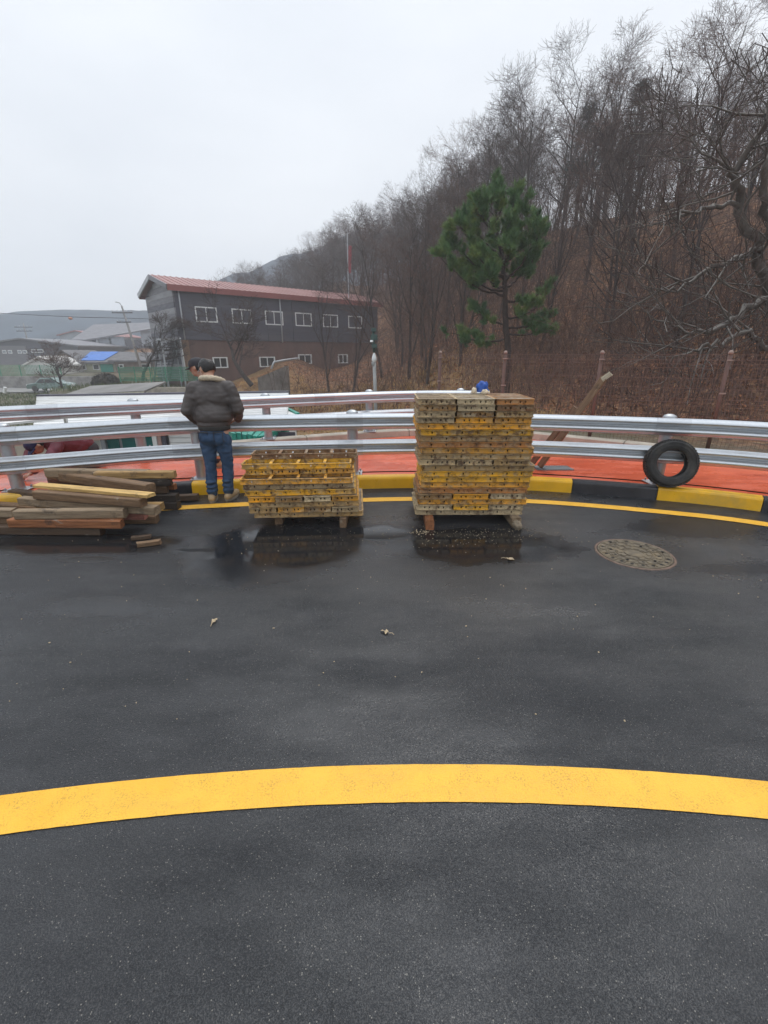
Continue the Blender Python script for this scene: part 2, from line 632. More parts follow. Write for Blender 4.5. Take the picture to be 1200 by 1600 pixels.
M['bark'] = mat_bark('tree_bark', (.030, .023, .020, 1), (.085, .066, .058, 1))
M['twig'] = plain('tree_twig', (.082, .062, .055), .85, var=.35, scale=.6, bump=0, spec=.2)
M['twig_red'] = plain('red_brown_twig', (.125, .078, .062), .85, var=.4, scale=.7, bump=0, spec=.2)
M['bark_pale'] = mat_bark('lichen_highlight_bark', (.075, .063, .054, 1), (.14, .12, .10, 1), (.30, .28, .255, 1))
M['bark_pine'] = mat_bark('pine_bark', (.028, .020, .017, 1), (.075, .052, .042, 1))
def mat_needle():
    m = NT('pine_needles')
    f = m.noise(1.6, 4)
    c = m.ramp(f, (.28, (.060, .130, .055, 1)), (.5, (.105, .20, .068, 1)), (.72, (.23, .285, .075, 1)))
    m.set(c, .6, 0, .3)
    return m.m
M['needle'] = mat_needle()
M['needle_dark'] = plain('dark_conifer_needles', (.018, .030, .020), .7, var=.4, scale=.8, bump=0)
M['straw'] = plain('dry_straw', (.40, .25, .10), .85, var=.45, scale=.9, bump=0, spec=.2)
M['leaf_dry'] = plain('dry_oak_leaf', (.30, .13, .060), .8, var=.6, scale=2.2, bump=0, spec=.25)
M['green_grass'] = plain('winter_grass', (.10, .125, .045), .85, var=.4, scale=.8, bump=0, spec=.2)
M['chip'] = plain('pale_dry_leaf', (.46, .36, .23), .8, var=.25, scale=40, bump=.4)

# ------------------------------------------------------------------ the road's edge curve
KC = [(-12, -1.0), (-9.5, 1.9), (-7, 3.7), (-4.42, 4.82), (-2.41, 5.36), (-.34, 5.64), (.8, 5.68), (2, 5.56), (3.32, 5.18), (4.27, 4.75), (6, 3.6), (8, 1.6), (9.3, -.8)]
def catmull(P, n=14):
    P = [Vector(p) for p in P]
    P = [2 * P[0] - P[1]] + P + [2 * P[-1] - P[-2]]
    out = []
    for i in range(1, len(P) - 2):
        a, b, c, d = P[i - 1], P[i], P[i + 1], P[i + 2]
        for k in range(n):
            t = k / n
            out.append(.5 * (2 * b + (c - a) * t + (2 * a - 5 * b + 4 * c - d) * t * t + (3 * b - a - 3 * c + d) * t ** 3))
    out.append(P[-2])
    return out
def normals(c):
    o = []
    for i in range(len(c)):
        t = (c[min(i + 1, len(c) - 1)] - c[max(i - 1, 0)]).normalized()
        o.append(Vector((-t.y, t.x)))
    return o
def offset(c, d):
    return [p + n * d for p, n in zip(c, normals(c))]
def cut(c, x0, x1):
    """the stretch of the curve between two x values, ends interpolated"""
    def at(x):
        for a, b in zip(c, c[1:]):
            if a.x <= x <= b.x:
                return a.lerp(b, (x - a.x) / (b.x - a.x))
        return c[0].copy() if x < c[0].x else c[-1].copy()
    return [at(x0)] + [p for p in c if x0 + .01 < p.x < x1 - .01] + [at(x1)]
KERB = catmull(KC)
OUTER = catmull([(-12, .8), (-9.5, 3.3), (-7, 5.15), (-5.2, 6.25), (-3.1, 7.25), (-2.05, 7.8), (.5, 8.85), (2.3, 8.75), (3.6, 7.95), (4.9, 6.95), (5.7, 6.15), (7.6, 4.4), (9.6, 2.2), (11, -.8)])
DECK_Z = .13

# road
mb = MB()
road_edge = offset(KERB, .04)
nx = len(road_edge)
rows = []
for p in road_edge:
    rows.append([Vector((p.x, p.y, 0)), Vector((p.x * 1.1, p.y - 6, 0)), Vector((p.x * 1.3, -14, 0))])
vs = [v for r in rows for v in r]
fs = []
for i in range(nx - 1):
    for k in range(2):
        a = i * 3 + k
        fs.append((a, a + 1, a + 4, a + 3))
mb.add(vs, fs)
struct('road', mb, M['asphalt'])

# painted road lines
def ribbon(c, d0, d1, z, x0, x1, wob=.0):
    mb = MB()
    a = cut(offset(c, d0), x0, x1)
    out = []
    m_ = []
    for p, q in zip(a, a[1:]):
        k = max(1, int((q - p).length / .02)) if wob else 1
        for i in range(k):
            out.append(p.lerp(q, i / k))
    out.append(a[-1])
    nn = normals(out)
    vs = []
    for i, (p, n) in enumerate(zip(out, nn)):
        w0 = wob * (mnoise.noise((p.x * 23, p.y * 23, 0)) + .6 * mnoise.noise((p.x * 70, p.y * 70, 2)))
        w1 = wob * (mnoise.noise((p.x * 23, p.y * 23, 5)) + .6 * mnoise.noise((p.x * 70, p.y * 70, 8)))
        q = p + n * w0
        r = p + n * (d1 - d0 + w1)
        vs += [(q.x, q.y, z), (r.x, r.y, z)]
    mb.add(vs, [(2 * i, 2 * i + 2, 2 * i + 3, 2 * i + 1) for i in range(len(out) - 1)])
    return mb
LINEC = catmull([(.5 * k, 1.38 - .045 * (.5 * k - .25) ** 2) for k in range(-11, 12)])
struct('edge_line', ribbon(KERB, -.545, -.395, .004, -8.5, 8.0, .003), M['line'])
struct('centre_line', ribbon(LINEC, -.087, .087, .004, -5.0, 5.0, .0014), M['line'])

# kerb: painted blocks, each a piece of the kerb
kerb = thing('kerb', 'concrete kerb painted in black and yellow blocks along the road edge', 'kerb', (0, 5.6, 0))
kerb['kind'] = 'structure'
bounds = [-8.6, -7.5, -6.4, -5.4, -4.42, -3.42, -2.41, -1.41, -.43, .52, 1.47, 2.40, 3.32, 4.26, 5.2, 6.1, 7.0]
kprof = [(0, -.05), (.012, .125), (.02, .145), (.035, .155), (.135, .157), (.15, .15), (.15, -.05)]
for i in range(len(bounds) - 1):
    seg = cut(KERB, bounds[i] + .004, bounds[i + 1] - .004)
    mb = MB().sweep(seg, normals(seg), kprof)
    yellow = i % 2 == 0
    obj('kerb_block', mb, M['kerb_yellow'] if yellow else M['kerb_black'], kerb)

# red deck: a narrow strip behind the kerb, a dark joint, then the broad deck
def strip(c0, d0, c1, d1, z0, z1, x0, x1, n=90):
    a = offset(c0, d0)
    b = offset(c1, d1)
    A = resample(cut(a, x0, x1), n)
    B = resample(cut(b, x0 * 1.02, x1 * 1.05), n)
    mb = MB()
    K = 6
    vs = []
    for p, q in zip(A, B):
        for k in range(K + 1):
            t = k / K
            r = p.lerp(q, t)
            vs.append((r.x, r.y, z0 + (z1 - z0) * t))
    w = K + 1
    mb.add(vs, [(i * w + k, (i + 1) * w + k, (i + 1) * w + k + 1, i * w + k + 1) for i in range(n - 1) for k in range(K)])
    return mb
def resample(c, n):
    L = [0]
    for p, q in zip(c, c[1:]):
        L.append(L[-1] + (q - p).length)
    out = []
    j = 0
    for i in range(n):
        s = L[-1] * i / (n - 1)
        while j < len(L) - 2 and L[j + 1] < s:
            j += 1
        t = (s - L[j]) / max(1e-9, L[j + 1] - L[j])
        out.append(c[j].lerp(c[j + 1], min(1, t)))
    return out
struct('walkway_strip', strip(KERB, .15, KERB, .40, DECK_Z - .012, DECK_Z - .012, -8.5, 7.0), M['red_deck'])
struct('walkway', strip(KERB, .41, OUTER, 0.02, DECK_Z, DECK_Z, -8.5, 7.0), M['red_deck'])
# deck slab fascia below
mb = MB()
seg = cut(OUTER, -9.4, 8.0)
mb.sweep(seg, normals(seg), [(-.02, -.6), (-.02, DECK_Z - .02), (.0, DECK_Z - .02), (.0, -.6)])
struct('deck_fascia', mb, M['concrete_grey'])
# outer concrete kerb
curb = thing('concrete_upstand', 'pale concrete upstand along the outer edge of the red walkway', 'low wall', (0, 8.8, DECK_Z))
curb['kind'] = 'structure'
xs = [-9.4, -7.2, -5.2, -3.2, -1.4, .5, 2.3, 4.1, 5.8, 7.4]
for a, b in zip(xs, xs[1:]):
    seg = cut(OUTER, a + .006, b - .006)
    obj('coping_block', MB().sweep(seg, normals(seg), [(0, -.6), (0, .235), (.02, .25), (.22, .25), (.24, .235), (.24, -.6)]), M['concrete'], curb)

# ------------------------------------------------------------------ terrain
def hill_s(x, y):
    return (x + 4) * .78 + (y - 25) * .62
def terr(x, y):
    s = hill_s(x, y)
    base = -2.6 + 2.55 * smooth(-5, 4.5, x - .12 * (y - 12))
    # terraces of the village
    wall_y = 58 - 23 * smooth(-29, -26, x)
    ter = smooth(wall_y - .3, wall_y + .6, y) * (1 - smooth(-9, -5, x))
    base = base + ter * 1.55
    base += .03 * max(0, y - 62) * (1 - smooth(-9, 5, x))
    bank = 2.3 * smooth(0, 9, s)
    m = smooth(-12, 10, x + (y - 55) * .4)
    prof = .0
    if s > 0:
        prof = 13.6 * (1 - math.exp(-(s / 22.0) ** 1.5)) + min(4, max(0, s - 30) * .10)
    far_fade = 1 - smooth(95, 150, y + .2 * x)
    h = bank + (max(0, prof - bank * .4)) * m * (.25 + .75 * far_fade)
    n = mnoise.noise((x * .18, y * .18, 0)) * .45 + mnoise.noise((x * .6, y * .6, 3)) * .14
    h *= smooth(-4, 3, s)
    return base + h + n * (.3 + .7 * smooth(0, 6, s))

# keep the ground under the deck and the road
def under_deck(x, y):
    best = 1e9
    if -14 < x < 12 and y < 11:
        for p, q in zip(OUTER, OUTER[1:]):
            if min(p.x, q.x) - .01 <= x <= max(p.x, q.x) + .01:
                t = (x - p.x) / (q.x - p.x) if abs(q.x - p.x) > 1e-6 else 0
                best = p.y + (q.y - p.y) * t
                return y < best + .05
        return y < 1
    return False
def lerp_axis(vals):
    out = []
    for (a, b, st) in vals:
        n = max(1, round((b - a) / st))
        out += [a + (b - a) * i / n for i in range(n)]
    return out + [vals[-1][1]]
gx = lerp_axis([(-380, -200, 30), (-200, -70, 13), (-70, -30, 3), (-30, 30, .8), (30, 70, 2), (70, 200, 13), (200, 300, 25)])
gyv = lerp_axis([(-80, -20, 10), (-20, 6, 2), (6, 40, .8), (40, 80, 1.6), (80, 160, 5), (160, 328, 24)])
mb = MB()
zone = []
vs = []
for y in gyv:
    for x in gx:
        z = terr(x, y)
        if under_deck(x, y):
            z = min(z, -.75)
        elif y < 3:
            z = -.75 if abs(x) < 16 else z
        s = hill_s(x, y)
        vs.append((x, y, z))
        straw = smooth(-3, 0, s) * (1 - smooth(3.5, 8.5, s)) * (1 - smooth(3, 8, x)) 
        soil = 1 - smooth(-3, .5, s)
        fr = smooth(110, 180, math.hypot(x, y))
        zone.append((straw, soil, fr, 1))
w = len(gx)
mb.add(vs, [(j * w + i, j * w + i + 1, (j + 1) * w + i + 1, (j + 1) * w + i) for j in range(len(gyv) - 1) for i in range(w - 1)])
g = struct('ground', mb, M['ground'], True)
ca = g.data.color_attributes.new('zone', 'FLOAT_COLOR', 'POINT')
ca.data.foreach_set('color', [c for z in zone for c in z])

# far hills
M['far_hill'] = plain('far_wooded_hill', (.065, .088, .115), .9, var=.4, scale=.05, bump=0, spec=.1)  # bluish, lightened base colour has part of the distance haze painted in
def far_hill(name, prof, y0, depth, seed):
    """prof: list of (x, crest height)"""
    mb = MB()
    n, K = 120, 14
    x0, x1 = prof[0][0], prof[-1][0]
    vs = []
    for i in range(n + 1):
        x = x0 + (x1 - x0) * i / n
        for (a, ha), (b, hb) in zip(prof, prof[1:]):
            if a <= x <= b:
                t = (x - a) / (b - a)
                t = t * t * (3 - 2 * t)
                h = ha + (hb - ha) * t
                break
        for k in range(K + 1):
            t = k / K
            hh = h * math.sin(t * PI) ** .8 if 0 < t < 1 else 0
            rag = (mnoise.noise((x * .03, t * 6, seed)) * .04 + mnoise.noise((x * .25, t * 22, seed)) * .018) * h
            vs.append((x, y0 + (t - .5) * 2 * depth, -6 + hh + (rag if 0 < t < 1 else 0)))
    w = K + 1
    mb.add(vs, [(i * w + k, (i + 1) * w + k, (i + 1) * w + k + 1, i * w + k + 1) for i in range(n) for k in range(K)])
    return struct(name, mb, M['far_hill'], True)
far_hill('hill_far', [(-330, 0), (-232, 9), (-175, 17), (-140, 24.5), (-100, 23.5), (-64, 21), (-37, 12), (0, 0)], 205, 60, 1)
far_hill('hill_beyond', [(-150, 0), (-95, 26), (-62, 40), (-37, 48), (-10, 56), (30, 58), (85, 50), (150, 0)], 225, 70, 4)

# ------------------------------------------------------------------ guardrails
def rail_profile(h=.205):
    """two round waves with curled edges, front towards -d"""
    front = []
    n = 30
    for k in range(n + 1):
        t = -1 + 2 * k / n
        w = .5 - .5 * math.cos(2 * PI * (t * .5 + .5) * 2)          # two crests
        front.append((-.012 - .046 * w ** .75, -t * h / 2))
    back = [(d + .005, z) for d, z in reversed(front)]
    return front + back
def guardrail(name, label, curve, d_rail, d_post, xs_seam, post_x, tops, base_z, rot_post, top_extra):
    c0 = curve
    pz = cut(offset(c0, d_post), post_x[0], post_x[0] + .01)[0]
    t = thing(name, label, 'guardrail', (pz.x, pz.y, base_z), 0, 'galvanised guardrails of the walkway')
    rc = offset(c0, d_rail)
    for zc in tops:
        for a, b in zip(xs_seam, xs_seam[1:]):
            seg = cut(rc, a + .003, b + .02)
            zs = [zc(p.x) for p in seg]
            o = obj('rail_beam', MB().sweep(seg, normals(seg), rail_profile(), zs=zs), M['galv'], t, True)
            md = o.modifiers.new('edge', 'EDGE_SPLIT')
            md.split_angle = R(50)
            # lap of the next beam over this one
            lap = cut(rc, a + .01, a + .34)
            obj('lap_plate', MB().sweep([p + n * -.006 for p, n in zip(lap, normals(lap))], normals(lap), rail_profile(.207), zs=[zc(p.x) for p in lap]), M['galv_lap'], o, True).modifiers.new('edge', 'EDGE_SPLIT').split_angle = R(50)
            # splice bolts near the seam
            mb = MB()
            for k in range(4):
                q = cut(rc, a + .05 + .07 * k, a + .06 + .07 * k)[0]
                mb.lathe([(0, .020), (.013, .016), (.018, 0)], 8, (q.x, q.y - .016, zc(q.x) + (.02 if k % 2 else -.02)), rot=Matrix.Rotation(PI / 2, 3, 'X'))
            bo = obj('splice_bolt', mb, M['galv_dull'], o)
            bo['kind'] = 'stuff'
    for x in post_x:
        p = cut(offset(c0, d_post), x, x + .01)[0]
        topz = tops[0](x) + .108
        mb = MB().tube([(p.x, p.y, base_z - .02), (p.x, p.y, topz - .02)], .07, 20)
        o = obj('post', mb, M['galv_dull'], t, True)
        md = o.modifiers.new('edge', 'EDGE_SPLIT')
        md.split_angle = R(40)
        obj('post_cap', MB().lathe([(.001, .03), (.03, .027), (.06, .014), (.077, -.002), (.077, -.022), (.068, -.024)], 20, (p.x, p.y, topz)), M['galv_dull'], o, True)
        mb = MB().box((p.x, p.y, base_z + .006), (.24, .24, .012), bev=.002)
        for sx in (-1, 1):
            for sy in (-1, 1):
                mb.lathe([(.0, .03), (.012, .03), (.012, .0)], 6, (p.x + sx * .09, p.y + sy * .09, base_z + .012))
        obj('base_plate', mb, M['galv_dull'], o)
        for zc in tops:
            obj('bracket', MB().box((p.x, p.y - .085, zc(x)), (.09, .05, .13)), M['galv_dull'], o)
    return t
def nz(z0):
    return lambda x: z0 - .055 * smooth(-2.2, -4.6, x) + .012 * smooth(2, 4.5, x)
guardrail('near_guardrail', 'galvanised double beam guardrail behind the black and yellow kerb, tyre leaning on it', KERB, .235, .345,
          [-8.4, -6.5, -4.55, -2.66, -.62, 1.4, 3.28, 5.0, 6.6], [-6.2, -4.42, -2.40, -.42, 1.55, 3.47, 5.2, 6.5], [nz(.85), nz(.51)], DECK_Z, True, 0)
guardrail('far_guardrail', 'galvanised double beam guardrail on the outer edge of the red walkway, beyond the standing man', OUTER, -.0, .11,
          [-8.9, -7.0, -5.0, -3.05, -1.25, .62, 2.0], [-7.6, -5.7, -3.85, -2.05, -.28, 1.5], [lambda x: .90 + .0 * x, lambda x: .56], DECK_Z + .12, False, 0)

# ------------------------------------------------------------------ wire mesh fence on the right
FP = [(1.26, 10.6), (2.36, 9.2), (3.78, 8.21), (5.37, 7.34), (7.0, 6.5), (8.6, 5.4)]
fence = thing('wire_fence', 'brown welded wire mesh fence with round posts along the foot of the hill', 'fence', (FP[0][0], FP[0][1], .1))
FZ = [-.3, .1, .2, .2, .1, .1]
for i, (x, y) in enumerate(FP):
    top = 1.70 if i < 4 else 1.72
    o = obj('post', MB().tube([(x, y, FZ[i] - .1), (x, y, top - .03)], .032, 14), M['fence_brown'], fence, True)
    obj('post_cap', MB().lathe([(.001, .028), (.022, .022), (.036, .0), (.036, -.03), (.03, -.032)], 14, (x, y, top)), M['cap_pale'], o, True)
    mb = MB()
    for z in (.55, 1.08, 1.58):
        mb.box((x, y - .035, z), (.10, .02, .022))
    obj('clip', mb, M['cap_pale'], o)
for i in range(len(FP) - 1):
    a, b = Vector((*FP[i], 0)), Vector((*FP[i + 1], 0))
    d = (b - a)
    L = d.length
    d.normalize()
    n = Vector((d.y, -d.x, 0))
    zs, z = [], .22
    mb = MB()
    def vfold(z):
        return .03 if min(abs(z - q) for q in (.35, .95, 1.55)) < .06 else 0
    rowz = [.22, .32, .38, .54, .70, .86, .92, .98, 1.14, 1.30, 1.46, 1.52, 1.58, 1.66]
    for z in rowz:
        for off_ in (0, .006):
            q = n * (vfold(z) + off_)
            mb.tube([a + d * .05 + q + Vector((0, 0, z)), b - d * .05 + q + Vector((0, 0, z))], .0036, 4, cap=False)
    obj('horizontal_wire', mb, M['wire'], fence)['kind'] = 'stuff'
    mb = MB()
    k = int(L / .055)
    for j in range(1, k):
        p = a + d * (L * j / k)
        mb.tube([p + n * vfold(z) + Vector((0, 0, z)) for z in rowz], .0026, 3, cap=False)
    obj('vertical_wire', mb, M['wire'], fence)['kind'] = 'stuff'

# ------------------------------------------------------------------ formwork panels
PT = .0548
def panel_template(name, W, D, holes_front, ply_top, ribs):
    """steel framed form panel, origin at the middle of its underside, front towards -Y"""
    root = thing(name, 'x', 'form panel')
    t = .007
    def rail(p, q, out, holes):
        """plate from p to q (2D), facing out, with pin slots, outer lip top and bottom"""
        p, q, out = Vector(p), Vector(q), Vector(out)
        d = (q - p)
        L = d.length
        d.normalize()
        mb = MB()
        xs = [0]
        hw, z0, z1 = .0070, .018, .037
        for h in holes:
            xs += [h * L - hw, h * L + hw]
        xs.append(L)
        def P(s, z, o=0.0):
            v = p + d * s + out * o
            return (v.x, v.y, z)
        for i in range(len(xs) - 1):
            a, b = xs[i], xs[i + 1]
            if i % 2 == 0:
                mb.quad(P(a, 0), P(b, 0), P(b, PT), P(a, PT))
                mb.quad(P(a, 0, -t), P(a, PT, -t), P(b, PT, -t), P(b, 0, -t))
            else:
                mb.quad(P(a, 0, -t), P(a, z0, -t), P(b, z0, -t), P(b, 0, -t))
                mb.quad(P(a, z1, -t), P(a, PT, -t), P(b, PT, -t), P(b, z1, -t))
                mb.quad(P(a, 0), P(b, 0), P(b, z0), P(a, z0))
                mb.quad(P(a, z1), P(b, z1), P(b, PT), P(a, PT))
                mb.quad(P(a, z0), P(b, z0), P(b, z0, -t), P(a, z0, -t))
                mb.quad(P(a, z1), P(a, z1, -t), P(b, z1, -t), P(b, z1))
                mb.quad(P(a, z0), P(a, z0, -t), P(a, z1, -t), P(a, z1))
                mb.quad(P(b, z0), P(b, z1), P(b, z1, -t), P(b, z0, -t))
        mb.quad(P(0, PT), P(L, PT), P(L, PT, -t), P(0, PT, -t))
        mb.quad(P(0, 0), P(0, 0, -t), P(L, 0, -t), P(L, 0))
        # rolled lips
        for zz in (.0035, PT - .0035):
            a = p + out * .003
            b = q + out * .003
            mb.bar((a.x, a.y, zz), (b.x, b.y, zz), .015, .0055)
        return mb
    hx, hy = W / 2, D / 2
    long_h = [(k + .75) / 7.5 for k in range(7)]
    end_h = [.22, .36, .63, .77]
    fh = long_h if holes_front == 'long' else end_h
    sh = end_h if holes_front == 'long' else long_h
    obj('front_rail', rail((-hx, -hy), (hx, -hy), (0, -1), fh), M['form'], root, local=True)
    obj('back_rail', rail((hx, hy), (-hx, hy), (0, 1), fh), M['form'], root, local=True)
    obj('side_rail', rail((-hx, hy - .008), (-hx, -hy + .008), (-1, 0), sh), M['form'], root, local=True)
    obj('side_rail', rail((hx, -hy + .008), (hx, hy - .008), (1, 0), sh), M['form'], root, local=True)
    pz = PT - .008 if ply_top else .008
    obj('plywood_face', MB().box((0, 0, pz), (W - .02, D - .02, .012)), M['ply'], root, local=True)
    for k in range(ribs):
        if holes_front == 'long':
            x = -hx + W * (k + 1) / (ribs + 1)
            mb = MB().box((x, 0, .033), (.006, D - .018, .050))
            mb.box((x + .012, 0, .055), (.028, D - .018, .005))
        else:
            y = -hy + D * (k + 1) / (ribs + 1)
            mb = MB().box((0, y, .033), (W - .018, .006, .050))
            mb.box((0, y + .012, .055), (W - .018, .028, .005))
        obj('rib', mb, M['form'], root, local=True)
    return root
T_LONG_DEEP = panel_template('form_panel', 1.10, .62, 'long', True, 3)
T_END = panel_template('form_panel', .352, .62, 'end', True, 3)
T_LONG_OPEN = panel_template('form_panel', 1.10, .21, 'long', False, 3)
T_LONG_FULL = panel_template('form_panel', 1.10, .80, 'long', True, 3)
T_END4 = panel_template('form_panel', .262, .80, 'end', True, 2)
T_END4_BACK = panel_template('form_panel', .262, .62, 'end', False, 1)
USED = set()
PAINT = {'yellow': (.72, .38, .020, .60), 'orange': (.78, .36, .015, .40), 'ochre': (.70, .34, .040, .50), 'grey': (.52, .39, .22, .7), 'rust brown': (.20, .10, .045, .8), 'dull brown': (.32, .18, .065, .85), 'pale': (.62, .50, .31, .75), 'olive grey': (.50, .32, .13, .65), 'rusty orange': (.58, .24, .065, .6)}
def place_panel(T, loc, rz, paint, label, group):
    c = PAINT[paint]
    k = rng.uniform(.82, 1.22)
    c = (c[0] * k, c[1] * k, c[2] * k, min(1, c[3] * rng.uniform(.7, 1.3)))
    if T.name not in USED:
        USED.add(T.name)
        o = T
        o.location = loc
        o.rotation_euler = (0, 0, rz)
        for ch in o.children:
            ch.color = c
    else:
        o = dup(T, loc, rz, color=c)
    o['label'] = label
    o['group'] = group
    return o
ORD = ['', 'first', 'second', 'third', 'fourth', 'fifth', 'sixth', 'seventh', 'eighth', 'ninth', 'tenth', 'eleventh', 'twelfth', 'thirteenth', 'fourteenth', 'fifteenth', 'sixteenth', 'seventeenth', 'eighteenth', 'nineteenth', 'twentieth']
# tall stack; rows from the top down: one wide panel, or three seen end on
TALL = [('E', 'grey', 'pale', 'rusty orange'), ('E', 'dull brown', 'pale', 'rust brown'), ('E', 'grey', 'dull brown', 'olive grey'), ('E', 'pale', 'orange', 'ochre'),
        ('L', 'orange'), ('L', 'yellow'), ('L', 'dull brown'), ('L', 'rusty orange'), ('L', 'ochre'), ('L', 'olive grey'),
        ('E', 'grey', 'grey', 'olive grey'), ('L', 'olive grey'), ('L', 'yellow'), ('L', 'yellow'), ('L', 'ochre'), ('L', 'rusty orange'),
        ('E', 'dull brown', 'orange', 'pale'), ('L', 'ochre'), ('E', 'pale', 'yellow', 'pale'), ('L', 'pale')]
SHIFT = [0, 0, 0, 0, -.01, .025, .02, .02, .045, .03, .02, .075, .06, .045, .045, .025, .01, .03, .01, .0]
ROWZ0 = .105
TX, TY = .885, 4.37 + .31
SEQ = ['top', 'second', 'third', 'fourth']
for r, row in enumerate(TALL):
    n = len(TALL)
    z = ROWZ0 + (n - 1 - r) * (PT + .0042)
    rowname = 'top row' if r == 0 else ('bottom row' if r == n - 1 else ORD[r + 1] + ' row from the top')
    jy = rng.uniform(-.012, .012)
    if row[0] == 'L':
        place_panel(T_LONG_DEEP, (TX + SHIFT[r], TY + jy, z), rng.uniform(-.008, .008), row[1],
                    f'wide {row[1]} form panel, {rowname}, tall stack', 'form panels in the tall stack')
    else:
        for k in range(3):
            pos = ['on the left', 'in the middle', 'on the right'][k]
            place_panel(T_END, (TX + SHIFT[r] + (k - 1) * .373 + rng.uniform(-.006, .006), TY + jy + rng.uniform(-.02, .02), z), rng.uniform(-.012, .012), row[1 + k],
                        f'{row[1 + k]} end-on form panel {pos}, {rowname}, tall stack', 'form panels in the tall stack')
# low stack; rows from the bottom up: kind, paints, front setback, sideways shift, depth template
LX, LY = -.80, 4.31
LOW = [('L', ['olive grey'], 0.0, .03, T_LONG_FULL), ('E', ['olive grey', 'ochre', 'dull brown', 'grey'], -.03, -.01, T_END4), ('L', ['olive grey'], -.02, -.01, T_LONG_FULL),
       ('E', ['orange', 'dull brown', 'pale', 'orange'], -.04, -.015, T_END4), ('L', ['yellow'], .0, -.045, T_LONG_FULL), ('L', ['grey'], .03, -.06, T_LONG_FULL),
       ('L', ['ochre'], .0, -.075, T_LONG_OPEN), ('E', ['yellow', 'ochre', 'yellow', 'ochre'], .165, -.055, T_END4_BACK), ('L', ['yellow'], .155, -.085, T_LONG_OPEN)]
DEPTH = {T_LONG_FULL.name: .80, T_END4.name: .80, T_LONG_OPEN.name: .21, T_END4_BACK.name: .62}
RZL = .065
rotL = Matrix.Rotation(RZL, 3, 'Z')
for r, (kind, paints, back, sh, T) in enumerate(LOW):
    z = ROWZ0 + r * (PT + .004)
    dep = DEPTH[T.name]
    rowname = 'bottom row' if r == 0 else ('top row' if r == len(LOW) - 1 else ORD[r + 1] + ' row from the bottom')
    if kind == 'L':
        v = rotL @ Vector((sh, back + dep / 2, 0))
        place_panel(T, (LX + v.x, LY + v.y, z), RZL + rng.uniform(-.008, .008), paints[0],
                    f'wide {paints[0]} form panel{" lying open" if T is T_LONG_OPEN else ""}, {rowname}, low stack', 'form panels in the low stack')
    else:
        if T is T_END4_BACK and r == 7:
            pass
        for k in range(4):
            pos = ['leftmost', 'second', 'third', 'rightmost'][k]
            v = rotL @ Vector((sh + (k - 1.5) * .277, back + dep / 2 + rng.uniform(-.012, .012), 0))
            place_panel(T, (LX + v.x, LY + v.y, z), RZL + rng.uniform(-.012, .012), paints[k],
                        f'{paints[k]} end-on form panel, {pos} of four, {rowname}, low stack', 'form panels in the low stack')
# a panel behind that carries the set back open rows
v = rotL @ Vector((-.07, .21 + .13, 0))
place_panel(T_LONG_OPEN, (LX + v.x, LY + v.y - .02, ROWZ0 + 6 * (PT + .004)), RZL, 'ochre', 'ochre form panel behind the open one, seventh row from the bottom, low stack', 'form panels in the low stack')
v = rotL @ Vector((-.05, .155 + .225 + .105, 0))
place_panel(T_LONG_OPEN, (LX + v.x, LY + v.y, ROWZ0 + 8 * (PT + .004)), RZL, 'ochre', 'ochre form panel at the back of the ninth row from the bottom, low stack', 'form panels in the low stack')
place_panel(T_LONG_OPEN, (LX + v.x + .03, LY + v.y - .02, ROWZ0 + 9 * (PT + .004)), RZL, 'rust brown', 'rust brown form panel lying open on top of the low stack', 'form panels in the low stack')

# ------------------------------------------------------------------ squared timbers
def timber_obj(p, q, w, h, color, label, group=None, name='timber', seed=0, roll=0.0):
    """squared timber between the centres of its two end faces"""
    p, q = Vector(p), Vector(q)
    d = q - p
    L = d.length
    o = MB()
    rg = random.Random(seed)
    n = 10
    vs = []
    e = .10 * min(w, h)
    prof = [(-w / 2, -h / 2 + e), (-w / 2 + e, -h / 2), (w / 2 - e, -h / 2), (w / 2, -h / 2 + e), (w / 2, h / 2 - e), (w / 2 - e, h / 2), (-w / 2 + e, h / 2), (-w / 2, h / 2 - e)]
    bow = rg.uniform(-.006, .006)
    for i in range(n + 1):
        t = i / n
        b = bow * math.sin(t * PI)
        for k, (y, z) in enumerate(prof):
            s = 1 + .035 * mnoise.noise((t * 5 + seed * 3, k * .9, seed))
            x = (t - .5) * L
            if i in (0, n):
                x += rg.uniform(-.006, .006) + (y * .12 * math.sin(seed * 7 + i))
            vs.append((x, y * s + b, z * s))
    K = len(prof)
    fs = [(i * K + k, (i + 1) * K + k, (i + 1) * K + (k + 1) % K, i * K + (k + 1) % K) for i in range(n) for k in range(K)]
    fs += [tuple(range(K)), tuple(reversed([n * K + k for k in range(K)]))]
    o.add(vs, fs)
    ob = obj(name, o, M['timber'], None, local=True, color=color)
    ob.location = (p + q) / 2
    ob.rotation_euler = (roll, -math.atan2(d.z, math.hypot(d.x, d.y)), math.atan2(d.y, d.x))
    tag(ob, label, 'timber', group)
    return ob
TC = {'dark': (.13, .082, .050, 1), 'brown': (.25, .155, .085, 1), 'grey': (.36, .27, .175, 1), 'yellow': (.80, .54, .20, 1), 'red': (.40, .16, .065, 1), 'pink': (.48, .20, .15, 1), 'ochre': (.52, .33, .13, 1), 'black': (.055, .042, .034, 1)}
G1 = 'timbers in the lumber heap by the guardrail'
def tz(a, b, z, w, h, col, label, seed, group=G1, ext=0.0):
    p, q = gz(a[0], a[1], z), gz(b[0], b[1], z)
    if ext:
        p = p + (p - q).normalized() * ext
    return timber_obj(p, q, w, h, TC[col], label, group, seed=seed)
tz((-60, 826), (160, 828), .045, .095, .088, 'dark', 'dark crusted timber lying on the asphalt at the very front of the heap', 1)
tz((18, 816), (191, 818), .133, .088, .085, 'red', 'reddish brown square timber, second from the bottom at the front of the heap', 2)
